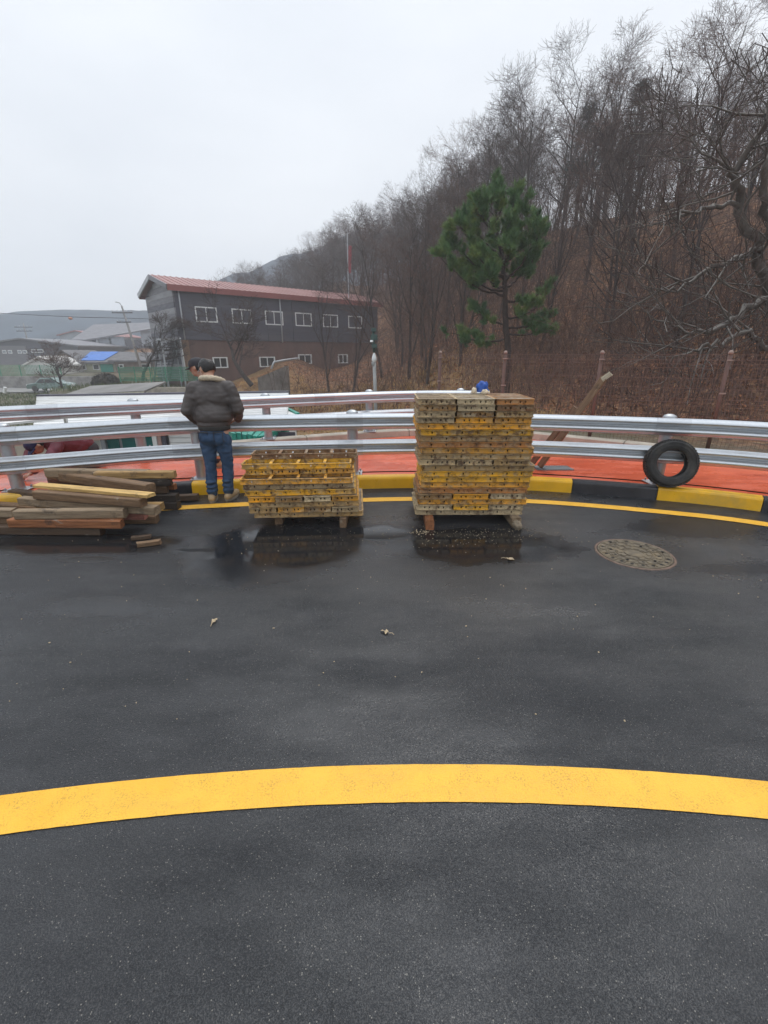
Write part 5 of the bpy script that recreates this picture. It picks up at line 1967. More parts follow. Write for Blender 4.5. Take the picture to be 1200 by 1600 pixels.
# long factory with pale panels
Y = 100.0
a, b = gy(108, 562, Y), gy(262, 562, Y)
z0, z1 = gy(120, 537, Y).z, gy(240, 515, Y).z
t = thing('long_factory', 'long grey factory with pale wall panels behind the small houses', 'building', (a.x, Y, a.z))
obj('wall', MB().box(((a.x + b.x) / 2, Y + 8, (a.z - 1 + z0) / 2 + .4), (b.x - a.x, 16, z0 - a.z + 1.8)), M['siding_dark'], t)
mb = MB()
q = [gy(104, 538, Y - .6), gy(262, 511.5, Y - .6)]
top = gy(168, 521, Y + 9)
r0, r1 = Vector((q[0].x, Y + 10, z1 + 1.2)), Vector((q[1].x, Y + 10, z1 + 2.0))
mb.add([q[0], q[1], r1, r0, q[0] + Vector((0, 0, .3)), q[1] + Vector((0, 0, .3)), r1 + Vector((0, 0, .3)), r0 + Vector((0, 0, .3))], [(0, 3, 2, 1), (4, 5, 6, 7), (0, 1, 5, 4), (1, 2, 6, 5), (2, 3, 7, 6), (3, 0, 4, 7)])
obj('roof', mb, M['siding_mid'], t)
for (x0_, x1_, ya, yb) in ((121, 144, 532, 552), (156, 173, 528, 549), (174, 194, 526, 548), (223, 243, 517, 540)):
    aa, bb = gy(x0_, yb, Y), gy(x1_, ya, Y)
    obj('wall_panel', MB().box(((aa.x + bb.x) / 2, Y - .08, (aa.z + bb.z) / 2), (bb.x - aa.x, .14, bb.z - aa.z)), M['pane_grey'], t)
obj('pipe', MB().tube([gy(152, 531, Y - .3), gy(152, 552, Y - .3)], .25, 8), M['pipe_grey'], t)
# light gable behind
Y = 122.0
a, b, c, e1 = gy(97, 540, Y), gy(150, 540, Y), gy(124, 517.5, Y), gy(97, 524, Y)
gabled('grey_hall', 'light grey gabled hall rising behind the dark hall', a.x, b.x, Y, Y + 25, a.z - 3, e1.z, c.z, M['pane_grey'], M['roof_edge'], 'y', .5, 'building')
# small tan house
Y = 72.0
a, b, c, e1 = gy(92, 578, Y), gy(122, 578, Y), gy(104, 549, Y), gy(88, 559, Y)
t = gabled('tan_house', 'small tan house with dark gable roof beside the blue tarp', a.x, b.x, Y, Y + 7, a.z - .5, e1.z, c.z, M['wall_tan'], M['roof_slate'], 'y', .7)
# house with the blue tarp on its roof
Y = 66.0
a, b = gy(121, 585, Y), gy(182, 583, Y)
ze = gy(150, 566, Y).z
rx1 = gy(243, 562, Y).x
t = gabled('tarp_house', 'pale yellow house with bright blue tarp over its dark roof', a.x, b.x, Y, Y + 7.5, a.z - .4, ze, gy(170, 552, Y + 3.7).z, M['wall_cream'], M['roof_slate'], 'x', .6)
k = (gy(170, 552, Y + 3.7).z - ze) / 3.75
tz_ = lambda yy: ze + k * (yy - Y) + .26
xa, xb, xc, xd = gy(127, 563, Y).x, gy(163, 563, Y).x, gy(186, 552, Y + 3.6).x, gy(143, 552, Y + 3.6).x
mb = MB()
q = [Vector((xa, Y - .1, tz_(Y - .1))), Vector((xb, Y - .1, tz_(Y - .1))), Vector((xc, Y + 3.5, tz_(Y + 3.5))), Vector((xd, Y + 3.5, tz_(Y + 3.5)))]
mb.add(q + [v + Vector((0, 0, .06)) for v in q], [(0, 3, 2, 1), (4, 5, 6, 7), (0, 1, 5, 4), (1, 2, 6, 5), (2, 3, 7, 6), (3, 0, 4, 7)])
tag(obj('tarp', mb, M['tarp_blue']), 'bright blue tarp spread over the dark house roof', 'tarp')
front_window(t, 125, 134, 569, 578, Y, 'glass')
front_window(t, 147, 155, 569, 578, Y, 'glass')
aa, bb = gy(160, 583, Y), gy(176, 569, Y)
obj('door', MB().box(((aa.x + bb.x) / 2, Y - .08, (aa.z + bb.z) / 2), (bb.x - aa.x, .14, bb.z - aa.z)), M['teal'], t)
# brown stone house right of it
Y = 64.0
a, b = gy(183, 586, Y), gy(250, 586, Y)
t = gabled('stone_house', 'low brown stone house with slate roof right of the blue tarp', a.x, b.x, Y, Y + 8, a.z - .4, gy(200, 564, Y).z, gy(200, 553, Y + 4).z, M['wall_brown'], M['roof_slate'], 'x', .6)
front_window(t, 222, 235, 568, 575, Y)
front_window(t, 187, 193, 569, 575, Y)
# white tunnel tent
Y = 61.0
a, b, c, e1 = gy(42, 590, Y), gy(96, 590, Y), gy(76, 559, Y), gy(42, 570, Y)
gabled('greenhouse_tent', 'white sheeted greenhouse tent behind the green fence', a.x, b.x, Y, Y + 5, a.z - .3, gy(96, 572, Y).z, c.z, M['greenhouse'], M['greenhouse'], 'y', .2, 'tent')
# retaining walls with green mesh fences
def mesh_fence(name, label, P_, h, step):
    """green posts, mesh panels of thin wires between them"""
    a, b = P_
    t = thing(name, label, 'fence', a)
    L = (b - a).length
    n = max(2, round(L / step))
    for i in range(n + 1):
        p = a.lerp(b, i / n)
        obj('post', MB().tube([p, p + Vector((0, 0, h))], .05, 6), M['net_green'], t)
    for i in range(n):
        p, q = a.lerp(b, i / n), a.lerp(b, (i + 1) / n)
        mb = MB()
        k = 14
        for j in range(k):
            s_ = p.lerp(q, (j + .5) / k)
            mb.bar(s_ + Vector((0, 0, .1)), s_ + Vector((0, 0, h - .05)), .030, .012, up=(0, 1, 0))
        for j in range(9):
            z = Vector((0, 0, .1 + (h - .15) * j / 8))
            mb.bar(p + z, q + z, .012, .035)
        obj('mesh_panel', mb, M['net_green'], t)['kind'] = 'stuff'
def retaining(name, label, x0, x1, y, ztop, zbot, mat, step=2.4):
    t = thing(name, label, 'retaining wall', (x0, y, zbot))
    n = max(1, round((x1 - x0) / step))
    for i in range(n):
        a, b = x0 + (x1 - x0) * i / n, x0 + (x1 - x0) * (i + 1) / n
        obj('wall_panel', MB().box(((a + b) / 2, y, (ztop + zbot) / 2 - .3), (b - a - .03, .4, ztop - zbot + .6)), mat, t)
x0, x1 = gy(-60, 590, 57.6).x, gy(152, 590, 57.6).x
zt = gy(60, 588, 57.6).z
retaining('retaining_wall', 'long grey brown retaining wall under the green fence at far left', x0, x1, 57.6, zt, -3.0, M['concrete_grey'])
mesh_fence('mesh_fence', 'green mesh fence on top of the left retaining wall', (Vector((x0, 57.6, zt)), Vector((gy(97, 588, 57.6).x, 57.6, zt))), 1.35, 2.5)
x0, x1 = gy(181, 607, 35).x, gy(300, 607, 35).x
zt = gy(240, 605, 35).z
retaining('retaining_wall', 'pale concrete retaining wall below the grassy strip, left of the standing man', x0, x1, 35, zt, -2.7, M['concrete'], 1.2)
mesh_fence('mesh_fence', 'green mesh fence on the grassy strip before the brown building', (Vector((x0 - .2, 36.2, zt + .30)), Vector((x1, 36.2, zt + .30))), 1.15, 1.25)
# dark mossy block with white posts beside it
p0, p1 = gy(151, 613, 42), gy(181, 586, 42)
mb = MB()
bm = bmesh.new()
bmesh.ops.create_icosphere(bm, subdivisions=4, radius=1.0)
for v_ in bm.verts:
    v_.co += v_.co.normalized() * (.16 * mnoise.noise(v_.co * 2.2) + .10 * mnoise.noise(v_.co * 7))
mb.add([Vector((v_.co.x * (p1.x - p0.x) * .52, v_.co.y * 1.0, v_.co.z * (p1.z - p0.z) * .52)) + (p0 + p1) / 2 for v_ in bm.verts], [[v_.index for v_ in f.verts] for f in bm.faces])
bm.free()
M['shrub_dark'] = plain('dark_shrub', (.055, .045, .032), .9, var=.5, scale=2.5, bump=.8, bdist=.1)
sh = MB()
rg = random.Random(31)
cc = (p0 + p1) / 2
for k in range(5200):
    v_ = Vector((rg.gauss(0, 1), rg.gauss(0, 1), rg.gauss(0, 1))).normalized()
    v_ = Vector((v_.x * (p1.x - p0.x) * .54, v_.y * 1.0, v_.z * (p1.z - p0.z) * .53)) * rg.uniform(.85, 1.08) + cc
    e = v_ + Vector((rg.gauss(0, .12), rg.gauss(0, .12), rg.gauss(.05, .12)))
    w_ = Vector((rg.gauss(0, 1), rg.gauss(0, 1), rg.gauss(0, 1))).normalized() * .035
    sh.add([v_ - w_, v_ + w_, e], [(0, 1, 2)])
sx = thing('shrub', 'dark square clipped shrub by the village road', 'shrub', (cc.x, cc.y, p0.z))
obj('foliage', sh, M['shrub_dark'], sx)
obj('core', mb, M['shrub_dark'], sx, True)
for px, py0, py1, yy, lab in ((113, 600, 614, 41, 'white post with green stripe beside the red brown bare tree'), (154, 597, 613, 43, 'white post left of the dark shrub'), (7, 605, 614, 40, 'white marker post in the grass at far left')):
    q0, q1 = gy(px, py1, yy), gy(px + 1, py0, yy)
    tag(obj('marker_post', MB().tube([q0, q1], .12, 8), M['white_paint']), lab, 'post')
# village road
a, b, c, d_ = gy(-80, 612, 50), gy(185, 612, 50), gy(185, 606, 57), gy(-80, 606, 57)
mb = MB()
n = 60
vs = []
for i in range(n + 1):
    x = -75 + 60 * i / n
    for yy in (50.5, 52.5, 54.5, 56.8):
        vs.append((x, yy, terr(x, yy) * .25 + -2.62 * .75 + .16))
mb.add(vs, [(i * 4 + k, (i + 1) * 4 + k, (i + 1) * 4 + k + 1, i * 4 + k + 1) for i in range(n) for k in range(3)])
struct('village_road', mb, plain('pale_road', (.24, .235, .225), .85, var=.15, scale=.3, bump=.05))

def parked_car():
    Y = 52.0
    c = gy(84, 612, Y)
    z = -2.42
    t = thing('parked_car', 'pale green saloon car parked on the village road, partly behind the red brown tree', 'car', (c.x, Y, z), R(4))
    L, W = 4.5, 1.75
    # body: side outline extruded across, cabin narrower
    prof = [(-2.25, .30), (-2.25, .62), (-2.1, .78), (-1.3, .90), (-.75, 1.38), (.45, 1.42), (1.15, .95), (2.0, .84), (2.22, .66), (2.25, .32)]
    mb = MB()
    vs = []
    for k, yy in enumerate((-W / 2, -W / 2 + .12, W / 2 - .12, W / 2)):
        for x, zz in prof:
            s_ = .93 if k in (0, 3) else 1.0
            inw = .16 * max(0, (zz - .9) / .5)
            vs.append((x * (.985 if k in (0, 3) else 1), yy - math.copysign(inw, yy) if k in (0, 3) else yy - math.copysign(inw, yy), zz * s_ + .02))
    n = len(prof)
    fs = []
    for k in range(3):
        for i in range(n):
            j = (i + 1) % n
            fs.append((k * n + i, k * n + j, (k + 1) * n + j, (k + 1) * n + i))
    fs += [tuple(reversed(range(n))), tuple(range(3 * n, 4 * n))]
    mb.add(vs, fs)
    obj('body', mb, M['car_paint'], t, False, True)
    for sy in (-1, 1):
        for (x0_, x1_, xt0, xt1) in ((-1.15, -.30, -.72, -.30), (-.22, .95, -.22, .42)):
            m_ = MB()
            y0 = sy * (W / 2 + .004)
            yt = sy * (W / 2 - .145)
            m_.add([(x0_, y0 - sy * .02, .93), (x1_, y0 - sy * .02, .93), (xt1, yt, 1.30), (xt0, yt, 1.30), (x0_, y0 - sy * .05, .93), (x1_, y0 - sy * .05, .93), (xt1, yt - sy * .03, 1.30), (xt0, yt - sy * .03, 1.30)], [(0, 1, 2, 3), (7, 6, 5, 4), (0, 4, 5, 1), (2, 6, 7, 3)])
            obj('window', m_, M['glass'], t, False, True)
        for x in (-1.38, 1.38):
            rm_ = Matrix.Rotation(PI / 2, 3, 'X')
            wv = obj('wheel', MB().lathe([(.0, .1), (.20, .1), (.31, .09), (.32, 0), (.31, -.09), (.20, -.1), (.0, -.1)], 18, (x, sy * (W / 2 - .07), .31), rot=rm_), M['rubber'], t, False, True)
            obj('rim', MB().lathe([(.0, .115), (.19, .105), (.20, .09)], 14, (x, sy * (W / 2 - .07), .31), rot=Matrix.Rotation(PI / 2 * sy, 3, 'X')), M['pipe_grey'], wv, False, True)
        obj('headlight', MB().box((-2.2, sy * .62, .68), (.1, .34, .12)), M['white_paint'], t, False, True)
parked_car()

# utility poles and the wire
M['pole_concrete'] = plain('concrete_pole', (.25, .24, .235), .8, var=.15, bump=0)
def upole(px, pyt, y, label, zb, arms, lean=0.0):
    tp = gy(px, pyt, y)
    t = thing('utility_pole', label, 'utility pole', (tp.x, y, zb), 0, 'utility poles in the village')
    obj('pole', MB().tube([(tp.x + lean, y, zb - .5), (tp.x, y, tp.z)], [.20, .11], 10), M['pole_concrete'], t, True)
    for dz, w in arms:
        obj('crossarm', MB().box((tp.x, y - .15, tp.z - dz), (w, .10, .12)), M['stair_steel'], t)
        for sx_ in (-1, -.5, .5, 1):
            obj('insulator', MB().lathe([(.0, .22), (.06, .2), (.08, .06), (.05, 0)], 8, (tp.x + sx_ * w * .45, y - .15, tp.z - dz + .06)), M['pipe_grey'], t)
    return t, tp
t1, tp1 = upole(190, 478, 62, 'concrete utility pole with lamp arm, nearest the factory', -1.2, [(.8, 2.6), (1.9, 1.8)], 1.3)
obj('lamp_arm', MB().tube([tp1, tp1 + Vector((-.2, 0, .35)), tp1 + Vector((-.7, 0, .45))], .05, 6), M['pole_grey'], t1)
upole(36, 505, 92, 'thin utility pole with two crossarms over the dark hall', 0, [(.7, 3.4), (1.4, 3.0)])
wpts = [gy(-120, 486, 60), gy(0, 489.5, 58), gy(110, 495, 55), gy(190, 497, 61.8), gy(300, 500, 66)]
tag(obj('power_line', MB().tube(catmull(wpts, 8), .045, 4), M['stair_steel']), 'black power line crossing the sky at the left', 'cable')
M['balloon'] = plain('orange_red_marker', (.55, .26, .17), .5, bump=0)
p = gy(110, 497.5, 55)
tag(obj('marker_ball', MB().lathe([(.001, .16), (.18, .10), (.22, 0), (.18, -.10), (.001, -.15)], 14, p), M['balloon'], None, True), 'small orange marker hanging on the power line', 'marker')

# tarps at the foot of the hill and the things by the tall stack
def heap(name, c, sx_, sy_, sz, mat, seed, label, cat):
    bm = bmesh.new()
    bmesh.ops.create_icosphere(bm, subdivisions=4, radius=1.0)
    mb = MB()
    for v_ in bm.verts:
        w_ = v_.co
        k_ = 1 + .28 * mnoise.noise(w_ * 1.8 + Vector((seed, 0, 0))) + .16 * abs(mnoise.noise(w_ * 4.5 + Vector((0, seed, 0))))
        z = w_.z * k_
        mb.v.append((w_.x * k_ * sx_, w_.y * k_ * sy_, max(z, -.25) * sz))
    mb.f = [tuple(v_.index for v_ in f.verts) for f in bm.faces]
    mb.mi = [0] * len(mb.f)
    bm.free()
    o = obj(name, mb, mat, None, True, True)
    o.location = c
    return tag(o, label, cat)
M['tarp_navy'] = plain('faded_navy_tarp', (.055, .066, .085), .6, var=.3, scale=3, bump=.3, bdist=.02)
M['blue_cloth'] = plain('blue_cloth', (.022, .085, .36), .7, var=.25, scale=20, bump=.4)
M['beige_cloth'] = plain('beige_cloth', (.62, .52, .38), .8, var=.15, scale=20, bump=.3)
p = gy(715, 600, 12.6)
heap('tarp_heap', (p.x, 12.6, terr(p.x, 12.6) + .55), .62, .5, .62, M['tarp_navy'], 3, 'faded navy tarp heaped behind the wire fence, left of the pine', 'tarp')
zt = ROWZ0 + 20 * (PT + .0042)
cl = heap('cloth', (1.045, 4.93, zt + .035), .068, .06, .085, M['blue_cloth'], 6, 'crumpled blue cloth lying on the back edge of the tall stack', 'cloth')
heap('glove', (1.065, 4.86, zt + .012), .042, .03, .032, M['beige_cloth'], 8, 'beige work glove in front of the blue cloth on the tall stack', 'glove')
heap('scrap', (.96, 4.91, zt + .016), .030, .03, .045, M['beige_cloth'], 9, 'small pale scrap left of the blue cloth on the tall stack', 'scrap')
# blue pipe lying on the outer upstand
tag(obj('blue_hose', MB().tube([(2.1, 8.95, DECK_Z + .275), (2.5, 8.86, DECK_Z + .275), (2.95, 8.62, DECK_Z + .275)], .022, 8), M['tarp_blue'], None, True), 'blue hose lying on the outer concrete upstand, right of the tall stack', 'hose')
# drain grate in the walkway by the leaning planks
t = thing('drain_grate', 'small steel drain grate in the red walkway beside the leaning planks', 'grate', (2.42, 6.25, DECK_Z))
obj('frame', MB().box((0, 0, .004), (.52, .26, .006)), M['stair_steel'], t, False, True)
for k in range(13):
    obj('bar', MB().box((-.22 + k * .0367, 0, .010), (.014, .22, .010), Matrix.Rotation(.35, 3, 'Z')), M['galv'], t, False, True)

# ------------------------------------------------------------------ people
M['skin'] = plain('skin', (.50, .29, .20), .55, var=.12, scale=8, bump=.1)
M['jacket_grey'] = plain('grey_brown_jacket', (.066, .054, .050), .62, var=.22, scale=4, bump=.35, bdist=.006)
M['jacket_navy'] = plain('navy_jacket', (.020, .024, .045), .65, var=.25, scale=5, bump=.3, bdist=.006)
M['jacket_maroon'] = plain('maroon_jacket', (.13, .022, .035), .65, var=.25, scale=6, bump=.35, bdist=.006)
M['fleece'] = plain('cream_fleece', (.58, .49, .36), .9, var=.2, scale=30, bump=.8, bdist=.01)
def mat_denim():
    m = NT('blue_denim')
    f = m.noise(3.5, 5, .6)
    w_ = m.noise(160, 2, .6, m.scaled((1, 1, 2.5)))
    c = m.ramp(f, (.3, (.018, .040, .088, 1)), (.7, (.048, .092, .170, 1)))
    c = m.mix(m.ramp(w_, (.4, 0.0), (.7, .3)), c, (.10, .15, .22, 1))
    m.set(c, .85, 0, .25)
    m.bump(m.noise(14, 5, .6, m.scaled((1, 1, 2.2))), .5, .012)
    return m.m
M['denim'] = mat_denim()
M['trousers_dark'] = plain('dark_trousers', (.030, .030, .034), .8, var=.25, scale=6, bump=.3)
M['shoe_tan'] = plain('tan_shoe', (.40, .29, .165), .7, var=.2, scale=12, bump=.3)
M['sole'] = plain('shoe_sole', (.30, .27, .22), .8, var=.2, bump=.1)
M['hair'] = plain('black_hair', (.013, .011, .010), .45, var=.4, scale=30, bump=.6, bdist=.004)
M['cap_dark'] = plain('dark_cap', (.022, .020, .026), .7, var=.25, scale=14, bump=.2)
M['cap_navy'] = plain('navy_cap', (.014, .016, .075), .7, var=.25, scale=14, bump=.2)
M['rib_knit'] = plain('dark_rib_knit', (.030, .028, .025), .8, var=.3, scale=20, bump=.5)
M['glove_tan'] = plain('tan_glove', (.26, .20, .12), .85, var=.2, scale=14, bump=.4)

def cap_part(mb, p, q, r0, r1):
    p, q = Vector(p), Vector(q)
    for c, r in ((p, r0), (q, r1)):
        prof = [(max(.0005, r * math.cos(a)), r * math.sin(a)) for a in [-PI / 2 + PI * k / 8 for k in range(9)]]
        mb.lathe(prof, 14, c)
    n = 5
    mb.tube([p.lerp(q, i / n) for i in range(n + 1)], [r0 + (r1 - r0) * i / n for i in range(n + 1)], 14)
def ell_part(mb, c, rad, rot=None):
    prof = [(max(.001, math.cos(a)), math.sin(a)) for a in [-PI / 2 + PI * k / 12 for k in range(13)]]
    tmp = MB().lathe(prof, 20)
    c = Vector(c)
    vs = []
    for v in tmp.v:
        w_ = Vector((v[0] * rad[0], v[1] * rad[1], v[2] * rad[2]))
        if rot is not None:
            w_ = rot @ w_
        vs.append(w_ + c)
    mb.add(vs, tmp.f)
def blob(name, mb, mat, parent, voxel=.012, smooth_=4, wrinkle=0.0, wscale=14, wz=2.2, seed=0):
    """union of overlapping solids, one continuous smooth surface"""
    me = mb.mesh(name + '_src', mat)
    o = bpy.data.objects.new(name, me)
    COL.objects.link(o)
    rm_ = o.modifiers.new('remesh', 'REMESH')
    rm_.mode = 'VOXEL'
    rm_.voxel_size = voxel
    sm = o.modifiers.new('smooth', 'SMOOTH')
    sm.factor = .5
    sm.iterations = smooth_
    dg = bpy.context.evaluated_depsgraph_get()
    new = bpy.data.meshes.new_from_object(o.evaluated_get(dg))
    o.modifiers.clear()
    o.data = new
    bpy.data.meshes.remove(me)
    new.name = name
    if wrinkle:
        for v in new.vertices:
            c = v.co
            k = mnoise.noise((c.x * wscale * .55 + seed, c.y * wscale * .55, c.z * wscale * wz * .55))
            k2 = mnoise.noise((c.x * wscale * 1.6 + seed, c.y * wscale * 1.6, c.z * wscale * wz * 1.2 + 7))
            v.co = c + v.normal * wrinkle * (abs(k) * 1.4 - .35 + .45 * k2)
    new.polygons.foreach_set('use_smooth', [True] * len(new.polygons))
    if not new.materials:
        new.materials.append(mat)
    o.parent = parent
    return o
def frame(f, up=(0, 0, 1)):
    f = Vector(f).normalized()
    side = f.cross(Vector(up)).normalized()
    u = side.cross(f)
    return f, side, u, Matrix((side, f, u)).transposed()
def head_parts(mb, c, f):
    c = Vector(c)
    f, sd, u, rot = frame(f)
    ell_part(mb, c + f * -.008 + u * .012, (.080, .100, .100), rot)
    ell_part(mb, c + f * .028 - u * .052, (.056, .066, .060), rot)
    cap_part(mb, c + f * .086 + u * .012, c + f * .108 - u * .022, .010, .015)
    cap_part(mb, c + f * .078 + u * .030 - sd * .035, c + f * .078 + u * .030 + sd * .035, .013, .013)
    cap_part(mb, c + f * .088 - u * .052 - sd * .018, c + f * .088 - u * .052 + sd * .018, .008, .008)
    for k in (-1, 1):
        ell_part(mb, c + sd * k * .080 - f * .008 - u * .005, (.012, .020, .032), rot)
    return f, sd, u, rot
def hand_parts(mb, wrist, d, palm_n, size=1.0, curl=.5):
    """palm, four unequal bent fingers and a thumb"""
    wrist = Vector(wrist)
    d = Vector(d).normalized()
    nrm = Vector(palm_n)
    nrm = (nrm - d * nrm.dot(d)).normalized()
    sd = d.cross(nrm)
    k = size
    cap_part(mb, wrist, wrist + d * .03 * k, .026 * k, .028 * k)
    for a in (-.024, -.008, .008, .024):
        cap_part(mb, wrist + d * .02 * k + sd * a * .7 * k, wrist + d * .085 * k + sd * a * k, .014 * k, .012 * k)
    for a, L in ((-.027, .060), (-.009, .072), (.009, .076), (.027, .068)):
        p = wrist + d * .088 * k + sd * a * k
        dd = d
        for j, fr in enumerate((.45, .32, .25)):
            dd = (dd * math.cos(curl * .8) + nrm * math.sin(curl * .8)).normalized()
            q = p + dd * L * fr * k
            cap_part(mb, p, q, (.0095 - .0008 * j) * k, (.0088 - .0008 * j) * k)
            p = q
    p = wrist + d * .03 * k + sd * .028 * k
    q = p + (d * .6 + sd * .7 + nrm * .2).normalized() * .045 * k
    cap_part(mb, p, q, .013 * k, .011 * k)
    cap_part(mb, q, q + (d + sd * .15 + nrm * .3).normalized() * .035 * k, .0105 * k, .009 * k)
def hair_obj(c, f, parent, bald):
    c = Vector(c)
    f, sd, u, rot = frame(f)
    bm = bmesh.new()
    bmesh.ops.create_icosphere(bm, subdivisions=5, radius=1.0)
    mb = MB()
    keep = []
    for fc in bm.faces:
        m_ = fc.calc_center_median().normalized()      # side, forward, up
        hairline = m_.y < .42 and m_.z > -.62 + .75 * max(0, m_.y + .25) and not (m_.y > -.15 and m_.z < .12 and abs(m_.x) > .6)
        if m_.z > .5 and m_.y < .62:
            hairline = True
        if bald and (m_ - Vector((.12, -.52, .85)).normalized()).length < .44 + .08 * mnoise.noise(m_ * 5):
            hairline = False
        if hairline:
            keep.append([v.index for v in fc.verts])
    bm.verts.ensure_lookup_table()
    for v in bm.verts:
        n = mnoise.noise(v.co * 9) * .03 + mnoise.noise(Vector((v.co.x * 30, v.co.y * 30, v.co.z * 6))) * .035
        k = 1.09 + n
        w_ = rot @ Vector((v.co.x * .080 * k, v.co.y * .100 * k, v.co.z * .100 * k))
        mb.v.append(tuple(c + f * -.008 + u * .012 + w_))
    for fidx in keep:
        mb.f.append(tuple(fidx))
        mb.mi.append(0)
    bm.free()
    o = obj('hair', mb, M['hair'], parent, True, True)
    sd_ = o.modifiers.new('thickness', 'SOLIDIFY')
    sd_.thickness = .010
    sd_.offset = -1
    return o
def cap_obj(c, f, parent, mat, logo):
    c = Vector(c)
    f, sd, u, rot = frame(f)
    mb = MB()
    base = c + u * .030 - f * .006
    prof = [(1.0, -.12), (1.03, .0), (1.0, .35), (.86, .68), (.58, .92), (.25, 1.02), (.02, 1.04)]
    tmp = MB().lathe(prof, 28)
    mb.add([base + rot @ Vector((v[0] * .089, v[1] * .109, v[2] * .094)) for v in tmp.v], tmp.f)
    o = obj('cap', mb, mat, parent, True, True)
    vb = MB()
    n = 12
    vs = []
    for k in range(n + 1):
        a = -1.15 + 2.3 * k / n
        p = base + rot @ Vector((math.sin(a) * .088, math.cos(a) * .107, -.004))
        q = base + rot @ Vector((math.sin(a) * .092, math.cos(a) * .107 + .075 * math.cos(a * 1.15), -.022))
        for w_ in (p, q, q - u * .005, p - u * .005):
            vs.append(w_)
    fs = []
    for k in range(n):
        for j in range(4):
            fs.append((k * 4 + j, (k + 1) * 4 + j, (k + 1) * 4 + (j + 1) % 4, k * 4 + (j + 1) % 4))
    vb.add(vs, fs)
    obj('visor', vb, mat, o, True, True)
    if logo:
        lg = MB()
        q = base + rot @ Vector(logo)
        nn = (q - base - u * .02).normalized()
        t_ = nn.cross(u).normalized()
        lg.add([q - t_ * .014 + nn * .004 - u * .014, q + t_ * .014 + nn * .004 - u * .014, q + nn * .004 + u * .018], [(0, 1, 2)])
        obj('cap_badge', lg, M['white_paint'], o, False, True)
    return o
def shoe(parent, heel, toe, z=0.0, k=1.0):
    heel, toe = Vector(heel), Vector(toe)
    d = (toe - heel).normalized()
    mb = MB()
    h = Vector((0, 0, 1))
    cap_part(mb, heel - d * .012 + h * (z + .052), heel + d * .10 + h * (z + .050), .046, .048)
    cap_part(mb, heel + d * .10 + h * (z + .050), heel + d * .21 + h * (z + .044), .050, .042)
    cap_part(mb, heel + h * (z + .05), heel + d * .02 + h * (z + .100), .044, .046)
    cap_part(mb, heel + d * .02 + h * (z + .09), heel + d * .12 + h * (z + .06), .040, .038)
    o = blob('shoe', mb, M['shoe_tan'], parent, .008, 3)
    s_ = MB()
    n = d.cross(h)
    ring = []
    for k_ in range(16):
        a = 2 * PI * k_ / 16
        ring.append((math.cos(a), math.sin(a)))
    vs = []
    for zz, e in ((0.001, .96), (.022, 1.0)):
        for (ca, sa) in ring:
            vs.append(heel + d * (.085 + .152 * e * ca) + n * (.053 * e * sa) + h * (z + zz))
    s_.add(vs, [(i, (i + 1) % 16, 16 + (i + 1) % 16, 16 + i) for i in range(16)] + [tuple(range(16, 32)), tuple(reversed(range(16)))])
    obj('sole', s_, M['sole'], o, False, True)
    return o

